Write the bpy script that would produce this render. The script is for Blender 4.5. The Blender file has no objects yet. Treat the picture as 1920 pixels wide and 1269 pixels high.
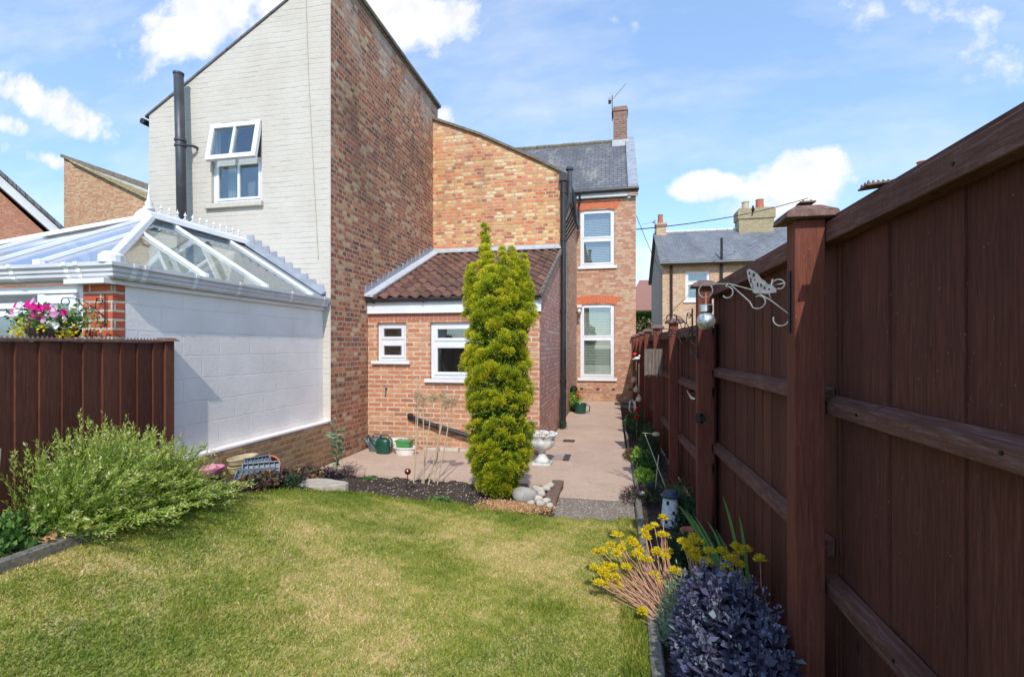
import bpy, math, random
import numpy as np
from mathutils import Vector
SC = bpy.context.scene
COL = SC.collection
rng = np.random.default_rng(7)
random.seed(7)
R = math.radians
# ---------------------------------------------------------------- camera
F, YAW, EYE = 930.0, math.atan(190 / 930.0), 1.65
cd = bpy.data.cameras.new('camera'); cam = bpy.data.objects.new('camera', cd); COL.objects.link(cam)
cam.location = (0, 0, EYE); cam.rotation_euler = (R(90), 0, YAW)
cd.sensor_width = 36; cd.lens = 36 * F / 1920; cd.shift_y = 15.5 / 1920
cd.clip_start = 0.02; cd.clip_end = 2000
SC.camera = cam
SC.view_settings.view_transform = 'Standard'; SC.view_settings.look = 'None'
SC.view_settings.gamma = 1; SC.view_settings.exposure = 0.60
CY, SY = math.cos(YAW), math.sin(YAW)
def ray(u, v):
    a = (u - 960) / F
    return (a * CY - SY, a * SY + CY, (650 - v) / F)
# ---------------------------------------------------------------- sun
SUND = Vector((-0.23, 1.0, -0.93)).normalized()
sl = bpy.data.lights.new('sun', 'SUN'); sl.energy = 2.4; sl.angle = R(0.55); sl.color = (1, 0.955, 0.88)
so = bpy.data.objects.new('sun', sl); COL.objects.link(so); so.location = (4, -10, 12)
so.rotation_euler = SUND.to_track_quat('-Z', 'Y').to_euler()
# ---------------------------------------------------------------- world: clear sky with fair weather clouds
W = bpy.data.worlds.new('World'); SC.world = W; W.use_nodes = True
nt = W.node_tree; nt.nodes.clear()
def N(t, kind, **kw):
    n = t.nodes.new(kind)
    for k, v in kw.items():
        setattr(n, k, v)
    return n
def math_n(t, op, a, b=None, c=None, clamp=False):
    n = t.nodes.new('ShaderNodeMath'); n.operation = op; n.use_clamp = clamp
    for i, q in enumerate((a, b, c)):
        if q is None: continue
        if isinstance(q, (int, float)): n.inputs[i].default_value = q
        else: t.links.new(q, n.inputs[i])
    return n.outputs[0]
def mixc(t, f, a, b, mode='MIX'):
    n = t.nodes.new('ShaderNodeMix'); n.data_type = 'RGBA'; n.blend_type = mode
    for i, q in ((0, f), (6, a), (7, b)):
        if isinstance(q, (int, float)): n.inputs[i].default_value = q
        elif isinstance(q, (tuple, list)): n.inputs[i].default_value = tuple(q)[:3] + (1,)
        else: t.links.new(q, n.inputs[i])
    return n.outputs[2]
sky = N(nt, 'ShaderNodeTexSky'); sky.sky_type = 'NISHITA'; sky.sun_disc = False
sky.sun_elevation = math.asin(-SUND.z); sky.sun_rotation = math.atan2(-SUND.x, -SUND.y)
sky.air_density = 1.0; sky.dust_density = 0.6; sky.ozone_density = 1.6
tc = N(nt, 'ShaderNodeTexCoord'); sep = N(nt, 'ShaderNodeSeparateXYZ'); nt.links.new(tc.outputs['Generated'], sep.inputs[0])
ysafe = math_n(nt, 'MAXIMUM', sep.outputs[1], 0.05)
gx = math_n(nt, 'DIVIDE', sep.outputs[0], ysafe); gz = math_n(nt, 'DIVIDE', sep.outputs[2], ysafe)
cmb = N(nt, 'ShaderNodeCombineXYZ'); nt.links.new(gx, cmb.inputs[0]); nt.links.new(gz, cmb.inputs[1])
def wnoise(scale, detail, rough, vec=None, stretch=None):
    n = N(nt, 'ShaderNodeTexNoise'); n.inputs['Scale'].default_value = scale
    n.inputs['Detail'].default_value = detail; n.inputs['Roughness'].default_value = rough
    v = vec or cmb.outputs[0]
    if stretch:
        m = N(nt, 'ShaderNodeMapping'); m.inputs['Rotation'].default_value[2] = stretch[0]
        m.inputs['Scale'].default_value = stretch[1]; nt.links.new(v, m.inputs[0]); v = m.outputs[0]
    nt.links.new(v, n.inputs[0]); return n.outputs[0]
n_big = wnoise(9, 8, 0.62); n_wisp = wnoise(3.2, 7, 0.6, stretch=(-0.5, (0.7, 2.2, 1)))
dens = None
# (u, v, ru, rv, tilt, strength) clouds placed by the direction in which they stand
CL = [(1500, 340, 110, 66, 0, 1.3), (1325, 350, 84, 30, 0, 1.2), (1420, 360, 60, 30, 0, 1.0), (1560, 335, 75, 32, .3, .75), (1440, 390, 110, 40, 0, .8),
      (400, 25, 210, 75, -.2, .95), (340, 70, 110, 30, -.6, .8), (520, 10, 120, 40, 0, .7), (770, 45, 135, 72, .1, 1.05), (690, 10, 120, 70, 0, .9), (1850, 130, 190, 60, .5, .28), (1700, 40, 200, 40, .2, .2),
      (95, 200, 150, 38, .42, 1.0), (15, 232, 45, 22, .3, .8), (60, 290, 120, 14, .3, .4),
      (1152, 38, 18, 17, .4, .5), (1186, 55, 14, 16, -.4, .45), (835, 218, 30, 22, .3, .8),
      (1215, 480, 60, 60, 0, .6), (1110, 640, 500, 60, 0, .35)]
for (u, v, ru, rv, tilt, st) in CL:
    r0 = ray(u, v); cx, cz = r0[0] / r0[1], r0[2] / r0[1]
    ra = ray(u + ru, v); rb = ray(u, v - rv)
    rx = abs(ra[0] / ra[1] - cx); rz = abs(rb[2] / rb[1] - cz)
    dx = math_n(nt, 'SUBTRACT', gx, cx); dz = math_n(nt, 'SUBTRACT', gz, cz)
    ct, stt = math.cos(tilt), math.sin(tilt)
    a = math_n(nt, 'DIVIDE', math_n(nt, 'SUBTRACT', math_n(nt, 'MULTIPLY', dx, ct), math_n(nt, 'MULTIPLY', dz, stt)), rx)
    b = math_n(nt, 'DIVIDE', math_n(nt, 'ADD', math_n(nt, 'MULTIPLY', dx, stt), math_n(nt, 'MULTIPLY', dz, ct)), rz)
    d2 = math_n(nt, 'ADD', math_n(nt, 'MULTIPLY', a, a), math_n(nt, 'MULTIPLY', b, b))
    k = math_n(nt, 'MULTIPLY', math_n(nt, 'SUBTRACT', 1.25, d2, clamp=False), st)
    k = math_n(nt, 'MAXIMUM', k, -1.0)
    dens = k if dens is None else math_n(nt, 'SMOOTH_MAX', dens, k, 0.25)
d1 = math_n(nt, 'ADD', dens, math_n(nt, 'MULTIPLY', math_n(nt, 'SUBTRACT', n_big, 0.5), 3.3))
fac = N(nt, 'ShaderNodeMapRange'); fac.interpolation_type = 'SMOOTHSTEP'
nt.links.new(d1, fac.inputs[0]); fac.inputs[1].default_value = 0.12; fac.inputs[2].default_value = 1.05
wisp = N(nt, 'ShaderNodeMapRange'); nt.links.new(n_wisp, wisp.inputs[0])
wisp.inputs[1].default_value = 0.42; wisp.inputs[2].default_value = 0.8; wisp.inputs[4].default_value = 0.5
front = math_n(nt, 'GREATER_THAN', sep.outputs[1], 0.06)
up = N(nt, 'ShaderNodeMapRange'); nt.links.new(sep.outputs[2], up.inputs[0]); up.inputs[1].default_value = 0.0; up.inputs[2].default_value = 0.06
cf = math_n(nt, 'MULTIPLY', math_n(nt, 'MULTIPLY', math_n(nt, 'MAXIMUM', fac.outputs[0], wisp.outputs[0]), front), 0.97)
n_sh = wnoise(14, 6, 0.6)
n_sh = math_n(nt, 'MULTIPLY_ADD', math_n(nt, 'SUBTRACT', n_sh, .5), 2.6, .75, clamp=True)
ccol = mixc(nt, n_sh, (3.6, 3.8, 4.15), (5.0, 5.0, 5.02))
skyc = mixc(nt, 1.0, sky.outputs[0], (0.84, 0.98, 1.12), 'MULTIPLY')
skyl = mixc(nt, 0.30, skyc, (3.1, 4.4, 6.4))
fin = mixc(nt, cf, skyl, ccol)
bg = N(nt, 'ShaderNodeBackground'); bg.inputs['Strength'].default_value = 0.148
nt.links.new(fin, bg.inputs[0]); wo = N(nt, 'ShaderNodeOutputWorld'); nt.links.new(bg.outputs[0], wo.inputs[0])

# ================================================================ materials
def new_mat(name):
    m = bpy.data.materials.new(name); m.use_nodes = True
    t = m.node_tree; t.nodes.clear()
    o = N(t, 'ShaderNodeOutputMaterial'); p = N(t, 'ShaderNodeBsdfPrincipled')
    t.links.new(p.outputs[0], o.inputs[0]); return m, t, p
def pos(t): return N(t, 'ShaderNodeNewGeometry').outputs['Position']
def noise(t, vec, scale, detail=4, rough=0.55, sc=None, dist=0):
    if sc:
        m = N(t, 'ShaderNodeMapping'); m.inputs['Scale'].default_value = sc; t.links.new(vec, m.inputs[0]); vec = m.outputs[0]
    n = N(t, 'ShaderNodeTexNoise'); n.inputs['Scale'].default_value = scale
    n.inputs['Detail'].default_value = detail; n.inputs['Roughness'].default_value = rough
    n.inputs['Distortion'].default_value = dist
    t.links.new(vec, n.inputs[0]); return n.outputs[0]
def ramp(t, f, stops, interp='LINEAR'):
    n = N(t, 'ShaderNodeValToRGB'); n.color_ramp.interpolation = interp
    e = n.color_ramp.elements
    while len(e) < len(stops): e.new(0.5)
    for i, (p_, c_) in enumerate(stops):
        e[i].position = p_; e[i].color = tuple(c_) + (1,) if len(c_) == 3 else c_
    t.links.new(f, n.inputs[0]); return n.outputs[0]
def rng_n(t, f, a, b, c=0., d=1.):
    n = N(t, 'ShaderNodeMapRange'); t.links.new(f, n.inputs[0])
    for i, q in enumerate((a, b, c, d)): n.inputs[i + 1].default_value = q
    return n.outputs[0]
def bump(t, p, h, strength=0.5, dist=0.01):
    b = N(t, 'ShaderNodeBump'); b.inputs['Strength'].default_value = strength; b.inputs['Distance'].default_value = dist
    t.links.new(h, b.inputs['Height']); t.links.new(b.outputs[0], p.inputs['Normal'])
def plain(name, c1, c2=None, rough=0.6, scale=20, bs=0.15, bd=0.004, metal=0, spec=0.5, sc=None):
    m, t, p = new_mat(name); v = pos(t)
    c2 = c2 or tuple(x * 0.8 for x in c1)
    n1 = noise(t, v, scale, 5, 0.6, sc)
    col = mixc(t, rng_n(t, n1, .35, .65), c1, c2)
    t.links.new(col, p.inputs['Base Color']); p.inputs['Roughness'].default_value = rough
    p.inputs['Metallic'].default_value = metal; p.inputs['Specular IOR Level'].default_value = spec
    if bs: bump(t, p, noise(t, v, scale * 6, 3, 0.6, sc), bs, bd)
    return m
def wall_vec(t):
    """(metres along the wall, height) whichever way the wall faces"""
    g = N(t, 'ShaderNodeNewGeometry'); s = N(t, 'ShaderNodeSeparateXYZ'); t.links.new(g.outputs['Position'], s.inputs[0])
    q = N(t, 'ShaderNodeSeparateXYZ'); t.links.new(g.outputs['True Normal'], q.inputs[0])
    side = math_n(t, 'GREATER_THAN', math_n(t, 'ABSOLUTE', q.outputs[0]), 0.6)
    mx = N(t, 'ShaderNodeMix'); t.links.new(side, mx.inputs[0]); t.links.new(s.outputs[0], mx.inputs[2]); t.links.new(s.outputs[1], mx.inputs[3])
    c = N(t, 'ShaderNodeCombineXYZ'); t.links.new(mx.outputs[0], c.inputs[0]); t.links.new(s.outputs[2], c.inputs[1])
    return c.outputs[0], g.outputs['Position'], s
def brick(name, cols, mortar, bw=0.225, rh=0.075, ms=0.012, squash=0.5, sqf=2, stain=(.5, (0.10, 0.07, 0.05), 0.35), msm=0.25, bs=0.7,
          big=None, wob=0.012, pale=0.25, seed=0.0, comp=.28, weather=None):
    m, t, p = new_mat(name); v, P, s = wall_vec(t)
    ad = N(t, 'ShaderNodeVectorMath'); ad.operation = 'ADD'
    nn = N(t, 'ShaderNodeTexNoise'); nn.inputs['Scale'].default_value = 6; t.links.new(P, nn.inputs[0])
    sb = N(t, 'ShaderNodeVectorMath'); sb.operation = 'SUBTRACT'; t.links.new(nn.outputs[1], sb.inputs[0]); sb.inputs[1].default_value = (.5, .5, .5)
    sc_ = N(t, 'ShaderNodeVectorMath'); sc_.operation = 'SCALE'; t.links.new(sb.outputs[0], sc_.inputs[0]); sc_.inputs[3].default_value = wob
    t.links.new(v, ad.inputs[0]); t.links.new(sc_.outputs[0], ad.inputs[1]); vv = ad.outputs[0]
    if seed:
        a2 = N(t, 'ShaderNodeVectorMath'); a2.operation = 'ADD'; t.links.new(vv, a2.inputs[0]); a2.inputs[1].default_value = (seed * 1.37, 0.075 * 40, 0); vv = a2.outputs[0]
    b = N(t, 'ShaderNodeTexBrick'); t.links.new(vv, b.inputs['Vector'])
    b.offset = 0.5; b.offset_frequency = 2; b.squash = squash; b.squash_frequency = sqf
    b.inputs['Color1'].default_value = (0, 0, 0, 1); b.inputs['Color2'].default_value = (1, 1, 1, 1)
    b.inputs['Mortar'].default_value = (0.5, 0.5, 0.5, 1)
    b.inputs['Scale'].default_value = 1; b.inputs['Mortar Size'].default_value = ms
    b.inputs['Mortar Smooth'].default_value = msm; b.inputs['Bias'].default_value = 0
    b.inputs['Brick Width'].default_value = bw; b.inputs['Row Height'].default_value = rh
    n = len(cols); rc = ramp(t, b.outputs[0], [(i / n, c) for i, c in enumerate(cols)], 'CONSTANT')
    mean = tuple(sum(c[i] for c in cols) / n for i in range(3)); rc = mixc(t, comp, rc, mean)
    # within-brick mottling
    fine = noise(t, P, 45, 4, 0.7)
    rc = mixc(t, rng_n(t, fine, .3, .75, 0, .45), rc, mixc(t, 1.0, rc, (0.45, 0.42, 0.42), 'MULTIPLY'))
    pl = noise(t, P, 9, 5, 0.75)
    rc = mixc(t, rng_n(t, pl, .54, .70, 0, pale * 1.5), rc, (0.52, 0.42, 0.33))
    if big:
        bn = noise(t, P, big[0], 3, 0.5)
        rc = mixc(t, rng_n(t, bn, .4, .62, 0, big[2]), rc, mixc(t, 1.0, rc, big[1], 'MULTIPLY'))
    mc = mixc(t, rng_n(t, noise(t, P, 12, 3, 0.6), .35, .7), mortar, tuple(x * 0.6 for x in mortar))
    col = mixc(t, b.outputs['Fac'], rc, mc)
    if weather:  # lime bloom and soot towards the exposed top, damp moss at the foot
        zz = s.outputs[2]; wn = noise(t, P, 2.2, 6, .7, (1, 1, .5))
        lime = math_n(t, 'MULTIPLY', rng_n(t, zz, weather - 1.3, weather - .1), rng_n(t, wn, .44, .60, 0, .55))
        col = mixc(t, lime, col, (.60, .52, .44))
        soot = math_n(t, 'MULTIPLY', math_n(t, 'MULTIPLY', rng_n(t, zz, weather - 3.0, weather - 1.6), rng_n(t, zz, weather - .9, weather - 1.7)), rng_n(t, noise(t, P, 1.3, 6, .7), .42, .62, 0, .6))
        col = mixc(t, soot, col, (.10, .07, .055))
    foot = math_n(t, 'MULTIPLY', rng_n(t, s.outputs[2], .55, .02), rng_n(t, noise(t, P, 3.5, 5, .7), .42, .64, 0, .6))
    col = mixc(t, foot, col, (.17, .13, .08))
    sn = noise(t, P, stain[0], 6, 0.65)
    col = mixc(t, rng_n(t, sn, .5, .72, 0, stain[2]), col, stain[1])
    t.links.new(col, p.inputs['Base Color']); p.inputs['Roughness'].default_value = 0.9
    p.inputs['Specular IOR Level'].default_value = 0.2
    h = math_n(t, 'ADD', math_n(t, 'MULTIPLY', math_n(t, 'SUBTRACT', 1.0, b.outputs['Fac']), 1.0), math_n(t, 'MULTIPLY', fine, 0.5))
    bump(t, p, h, bs, 0.008)
    return m
M = {}
M['brick_tall'] = brick('brick_tall', [(0.508, 0.143, 0.072), (0.338, 0.104, 0.06), (0.678, 0.263, 0.115), (0.195, 0.085, 0.058), (0.508, 0.169, 0.085), (0.609, 0.186, 0.094), (0.71, 0.457, 0.223), (0.355, 0.136, 0.08), (0.44, 0.143, 0.08), (0.778, 0.559, 0.331)],
                        (.50, .39, .29), comp=.2, stain=(.55, (.11, .07, .05), .5), big=(.8, (.75, .6, .5), .55), pale=.32, wob=.016, weather=7.07)
M['brick_wing'] = brick('brick_wing', [(0.754, 0.251, 0.104), (0.767, 0.438, 0.172), (0.629, 0.197, 0.088), (0.829, 0.55, 0.262), (0.748, 0.356, 0.144), (0.479, 0.167, 0.085), (0.85, 0.639, 0.353), (0.727, 0.309, 0.145), (0.789, 0.46, 0.181), (0.798, 0.271, 0.133), (0.68, 0.323, 0.136)],
                        (.60, .46, .33), comp=.0, stain=(.6, (.34, .18, .10), .15), weather=6.9, big=(.45, (1.12, 1.0, .72), .8), pale=.3, seed=3)
M['brick_lean'] = brick('brick_lean', [(0.592, 0.227, 0.106), (0.644, 0.288, 0.132), (0.489, 0.168, 0.093), (0.283, 0.129, 0.086), (0.67, 0.35, 0.171), (0.618, 0.259, 0.118), (0.567, 0.213, 0.106), (0.682, 0.395, 0.225)],
                        (.70, .50, .37), ms=.014, squash=1, comp=.42, stain=(.7, (.6, .38, .26), .3), pale=.25, msm=.2, seed=5, wob=.006)
M['brick_side'] = brick('brick_side', [(0.775, 0.336, 0.259), (0.645, 0.254, 0.191), (0.85, 0.452, 0.341), (0.71, 0.303, 0.225), (0.549, 0.203, 0.155), (0.813, 0.499, 0.405)],
                        (.45, .33, .27), ms=.012, stain=(.9, (.3, .17, .12), .25), pale=.2, seed=2)
M['brick_far'] = brick('brick_far', [(0.552, 0.252, 0.144), (0.66, 0.432, 0.288), (0.504, 0.192, 0.108), (0.672, 0.48, 0.336), (0.456, 0.156, 0.096), (0.6, 0.312, 0.192), (0.684, 0.396, 0.228), (0.54, 0.216, 0.132)],
                       (.50, .39, .29), ms=.010, stain=(.7, (.3, .18, .12), .18), pale=.3, seed=8)
M['brick_plinth'] = brick('brick_plinth', [(0.396, 0.192, 0.144), (0.48, 0.24, 0.18), (0.288, 0.132, 0.108), (0.54, 0.336, 0.264), (0.432, 0.168, 0.108), (0.36, 0.18, 0.156)],
                          (.46, .34, .14), ms=.016, stain=(2.2, (.36, .26, .09), .4), pale=.2, seed=4, wob=.02)
M['brick_pillar'] = brick('brick_pillar', [(.58, .13, .06), (.52, .11, .055), (.62, .16, .075), (.48, .10, .06)], (.62, .55, .45), ms=.011, squash=1,
                          stain=(3, (.4, .1, .05), .1), pale=.08, seed=6, wob=.002)
M['brick_bg'] = brick('brick_bg', [(0.635, 0.317, 0.171), (0.727, 0.503, 0.265), (0.555, 0.225, 0.132), (0.661, 0.437, 0.225), (0.476, 0.185, 0.118), (0.741, 0.529, 0.317), (0.661, 0.291, 0.171)],
                      (.5, .42, .3), ms=.010, stain=(.4, (.35, .2, .1), .25), seed=9)
M['brick_bg_red'] = brick('brick_bg_red', [(0.632, 0.253, 0.152), (0.696, 0.329, 0.202), (0.557, 0.202, 0.126), (0.595, 0.24, 0.139)], (.45, .3, .22), ms=.010, stain=(.4, (.4, .2, .12), .15), seed=1)
M['brick_chim'] = brick('brick_chim', [(.32, .16, .12), (.27, .12, .09), (.36, .2, .15), (.22, .11, .09)], (.36, .29, .23), comp=.2, stain=(1.2, (.16, .11, .09), .5))
M['brick_neigh'] = brick('brick_neigh', [(0.715, 0.501, 0.335), (0.676, 0.414, 0.26), (0.765, 0.575, 0.409), (0.614, 0.352, 0.222), (0.738, 0.477, 0.31)], (.55, .44, .32), ms=.010, stain=(.5, (.45, .3, .2), .15), seed=7)

def painted(name, c, dirt, bw, rh, ms, hb, dark, seed=0):
    m, t, p = new_mat(name); v, P, s = wall_vec(t)
    ad = N(t, 'ShaderNodeVectorMath'); ad.operation = 'ADD'
    nn = N(t, 'ShaderNodeTexNoise'); nn.inputs['Scale'].default_value = 3; t.links.new(P, nn.inputs[0])
    sc_ = N(t, 'ShaderNodeVectorMath'); sc_.operation = 'SCALE'; t.links.new(nn.outputs[1], sc_.inputs[0]); sc_.inputs[3].default_value = 0.03
    t.links.new(v, ad.inputs[0]); t.links.new(sc_.outputs[0], ad.inputs[1])
    b = N(t, 'ShaderNodeTexBrick'); t.links.new(ad.outputs[0], b.inputs['Vector']); b.offset = .5; b.squash = 1
    b.inputs['Color1'].default_value = (0, 0, 0, 1); b.inputs['Color2'].default_value = (1, 1, 1, 1); b.inputs['Mortar'].default_value = (.5, .5, .5, 1)
    b.inputs['Scale'].default_value = 1; b.inputs['Mortar Size'].default_value = ms; b.inputs['Mortar Smooth'].default_value = .5
    b.inputs['Brick Width'].default_value = bw; b.inputs['Row Height'].default_value = rh
    col = mixc(t, rng_n(t, noise(t, P, 1.7, 6, .65), .4, .7), c, dirt)
    col = mixc(t, rng_n(t, b.outputs[0], 0, 1, 0, .16), col, dirt)
    sv = N(t, 'ShaderNodeSeparateXYZ'); t.links.new(ad.outputs[0], sv.inputs[0])
    fr = math_n(t, 'ABSOLUTE', math_n(t, 'SUBTRACT', math_n(t, 'FRACT', math_n(t, 'DIVIDE', sv.outputs[1], rh)), .5))
    hl = rng_n(t, fr, .5 - ms / rh * .8, .5 - ms / rh * .15)
    crk = math_n(t, 'MULTIPLY', hl, rng_n(t, noise(t, P, 1.0, 5, .7, (2.2, 2.2, 9)), .50, .60, 0, dark))
    col = mixc(t, crk, col, tuple(x * .38 for x in c))
    t.links.new(col, p.inputs['Base Color']); p.inputs['Roughness'].default_value = .8; p.inputs['Specular IOR Level'].default_value = .3
    h = math_n(t, 'ADD', math_n(t, 'SUBTRACT', 1.0, b.outputs['Fac']), math_n(t, 'MULTIPLY', noise(t, P, 30, 4, .6), .7))
    bump(t, p, h, hb, .010)
    return m
M['paint_gable'] = painted('paint_gable', (.60, .555, .49), (.54, .49, .42), .225, .075, .010, .38, .55)
M['paint_block'] = painted('paint_block', (.88, .82, .77), (.76, .70, .65), .45, .225, .007, .5, .2)
# ---- woods
def wood(name, c1, c2, c3, sc=(14, 14, .9), rough=.75):
    m, t, p = new_mat(name); v = pos(t)
    oi = N(t, 'ShaderNodeAttribute'); oi.attribute_name = 'tint'
    g = noise(t, v, 7, 8, .75, sc, .6)
    col = ramp(t, rng_n(t, g, .32, .68), [(0, c1), (.5, c2), (1, c3)])
    col = mixc(t, rng_n(t, oi.outputs['Fac'], 0, 1, 0, .6), col, mixc(t, 1., col, (.5, .42, .42), 'MULTIPLY'))
    sp = noise(t, v, 130, 2, .5)
    blot = rng_n(t, noise(t, v, 5, 5, .7), .5, .7)
    col = mixc(t, math_n(t, 'MULTIPLY', rng_n(t, sp, .70, .78, 0, .55), blot), col, (.42, .34, .30))
    pat = rng_n(t, noise(t, v, 1.1, 5, .65, (1.6, 1.6, .7)), .38, .66, 0, .6)
    col = mixc(t, pat, col, mixc(t, 1., col, (.55, .55, .58), 'MULTIPLY'))
    st_ = noise(t, v, 3, 8, .8, (24, 24, .35)); col = mixc(t, rng_n(t, st_, .50, .66, 0, .38), col, mixc(t, 1., col, (1.7, 1.55, 1.45), 'MULTIPLY'))
    fl = N(t, 'ShaderNodeTexVoronoi'); fm = N(t, 'ShaderNodeMapping'); fm.inputs['Scale'].default_value = (26, 26, 9); fm.inputs['Rotation'].default_value = (.3, .2, 0)
    t.links.new(v, fm.inputs[0]); t.links.new(fm.outputs[0], fl.inputs['Vector']); fs_ = N(t, 'ShaderNodeSeparateColor'); t.links.new(fl.outputs['Color'], fs_.inputs[0])
    fk = math_n(t, 'MULTIPLY', math_n(t, 'GREATER_THAN', fs_.outputs[0], .96), rng_n(t, fl.outputs['Distance'], .10, .17, .75, 0))
    col = mixc(t, fk, col, (.40, .31, .27))
    alg = rng_n(t, noise(t, v, 1.3, 5, .7), .58, .75, 0, .35)
    col = mixc(t, alg, col, tuple(x * .45 for x in c1))
    # knots: stretched cells
    kn = N(t, 'ShaderNodeTexVoronoi'); kn.feature = 'F1'; km = N(t, 'ShaderNodeMapping'); km.inputs['Scale'].default_value = (5.5, 5.5, 2.2)
    t.links.new(v, km.inputs[0]); t.links.new(km.outputs[0], kn.inputs['Vector']); kn.inputs['Scale'].default_value = 1
    col = mixc(t, rng_n(t, kn.outputs['Distance'], .04, .10, .75, 0), col, tuple(x * .3 for x in c1))
    t.links.new(col, p.inputs['Base Color']); p.inputs['Roughness'].default_value = rough
    p.inputs['Specular IOR Level'].default_value = .25
    bump(t, p, math_n(t, 'ADD', g, math_n(t, 'MULTIPLY', noise(t, v, 60, 3, .6, (1, 1, .12)), .6)), .5, .006)
    return m
M['wood'] = wood('fence_wood', (0.073, 0.022, 0.015), (0.122, 0.040, 0.025), (0.188, 0.067, 0.038))
M['wood_left'] = wood('fence_wood_left', (0.100, 0.034, 0.020), (0.145, 0.050, 0.030), (0.200, 0.075, 0.044))
M['wood_cap'] = wood('fence_cap', (.12, .06, .045), (.18, .10, .08), (.26, .18, .15), (5, 5, 5))
M['wood_post'] = wood('post_wood', (0.110, 0.031, 0.019), (0.176, 0.051, 0.030), (0.242, 0.079, 0.050))
M['wood_rail'] = wood('rail_wood', (0.092, 0.034, 0.024), (0.135, 0.057, 0.041), (0.227, 0.137, 0.114), (10, .8, 10))
M['wood_old'] = wood('old_wood', (.10, .075, .055), (.18, .14, .11), (.30, .25, .20))
# ---- plain ones
M['upvc'] = plain('upvc', (.78, .78, .78), (.70, .70, .71), .3, 3, 0)
M['upvc_shade'] = plain('upvc_gutter', (.66, .66, .67), (.54, .54, .56), .3, 3, 0)
M['sill'] = plain('sill', (.72, .70, .66), (.6, .58, .54), .7, 12, .1)
M['sill_cream'] = plain('sill_cream', (.60, .55, .47), (.5, .46, .4), .8, 12, .2)
M['black'] = plain('black_plastic', (.018, .018, .02), (.03, .03, .033), .38, 8, .05)
M['flue'] = plain('flue_metal', (.055, .058, .065), (.085, .09, .10), .45, 5, .1, metal=.3)
M['iron'] = plain('iron', (.02, .02, .022), (.035, .03, .03), .5, 30, .1, metal=.6)
M['silver'] = plain('silver_paint', (.30, .30, .30), (.20, .19, .17), .55, 40, .2, metal=.3)
M['steel'] = plain('steel', (.62, .6, .56), (.5, .48, .42), .22, 10, 0, metal=1)
M['lead'] = plain('lead', (.24, .27, .31), (.34, .37, .41), .6, 6, .3)
M['lead_pale'] = plain('lead_pale', (.42, .43, .45), (.55, .55, .56), .7, 8, .3)
M['soldier'] = plain('orange_arch', (.62, .17, .07), (.52, .13, .06), .85, 18, .3)
M['soldier_dull'] = plain('header_course', (.46, .19, .12), (.36, .13, .09), .85, 25, .3)
M['terracotta'] = plain('terracotta', (.48, .17, .08), (.38, .13, .07), .8, 20, .2)
M['pot_yellow'] = plain('yellow_pot', (.55, .45, .3), (.42, .35, .24), .8, 12, .2)
M['stone_grey'] = plain('grey_render', (.42, .34, .27), (.33, .27, .22), .9, 4, .3)
M['chim_yellow'] = brick('chim_yellow', [(.46, .38, .22), (.40, .33, .19), (.5, .42, .26)], (.4, .34, .22), stain=(1.5, (.2, .17, .11), .3), pale=.2)
M['bone'] = plain('dry_stem', (.60, .47, .30), (.48, .36, .22), .85, 20, .1)
M['cane'] = plain('cane', (.55, .47, .34), (.42, .36, .27), .8, 20, .1)
M['green_pl'] = plain('green_plastic', (.006, .055, .038), (.01, .08, .05), .35, 6, 0)
M['slate_pl'] = plain('slate_plastic', (.09, .13, .15), (.12, .16, .18), .4, 10, 0)
M['light_green'] = plain('light_green', (.08, .30, .09), (.06, .25, .07), .45, 12, 0)
M['white_pl'] = plain('white_plastic', (.78, .76, .70), (.68, .65, .58), .4, 9, 0)
M['pink_pl'] = plain('pink_plastic', (.78, .26, .44), (.7, .22, .38), .4, 6, 0)
M['grey_tray'] = plain('grey_tray', (.14, .17, .20), (.20, .24, .27), .5, 15, .1)
M['cream_pot'] = plain('cream_pot', (.58, .47, .28), (.45, .35, .2), .75, 12, .2)
M['urn'] = plain('urn_stone', (.72, .72, .68), (.45, .46, .44), .9, 9, .4)
M['rock'] = plain('rock', (.40, .38, .34), (.27, .25, .22), .9, 14, .5, .01)
M['rock_pale'] = plain('pale_rock', (.60, .54, .46), (.44, .38, .31), .9, 14, .4)
M['slab'] = plain('slab', (.52, .45, .36), (.38, .33, .27), .9, 11, .5)
M['kerb'] = plain('kerb_concrete', (.30, .27, .22), (.12, .11, .09), .95, 45, .8, .008)
M['edge_brown'] = plain('brown_edging', (.22, .14, .10), (.14, .09, .07), .9, 30, .5)
M['copper'] = plain('copper_ball', (.45, .17, .11), (.32, .11, .07), .18, 5, 0, metal=.9)
M['teal'] = plain('teal_glass', (.0, .12, .14), (.0, .2, .12), .2, 6, 0)
M['red'] = plain('red', (.65, .02, .02), (.5, .02, .02), .5, 20, 0)
M['white_paint'] = plain('white_gloss', (.82, .82, .80), (.62, .6, .56), .6, 30, .2)
M['navy'] = plain('navy', (.03, .045, .08), (.05, .07, .1), .5, 20, .1)
M['wicker'] = plain('wicker', (.05, .03, .02), (.02, .013, .01), .9, 60, 1, .01)
M['mat'] = plain('door_mat', (.035, .045, .055), (.05, .06, .07), .95, 60, .6)
M['grate'] = plain('grate', (.10, .09, .08), (.05, .045, .04), .7, 40, .3)
M['cover'] = plain('drain_cover', (.40, .32, .27), (.32, .26, .22), .8, 30, .3)
M['interior'] = plain('interior', (.34, .34, .31), (.24, .24, .22), .9, 3, 0)
M['interior_pale'] = plain('interior_pale', (.5, .5, .46), (.4, .4, .37), .9, 3, 0)
M['blind'] = plain('blind', (.72, .72, .66), (.66, .66, .6), .6, 3, 0)
M['curtain'] = plain('curtain', (.42, .52, .42), (.32, .42, .34), .9, 6, 0)
M['needle_litter'] = plain('needles', (.62, .27, .08), (.38, .17, .06), .9, 60, .2)
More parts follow.
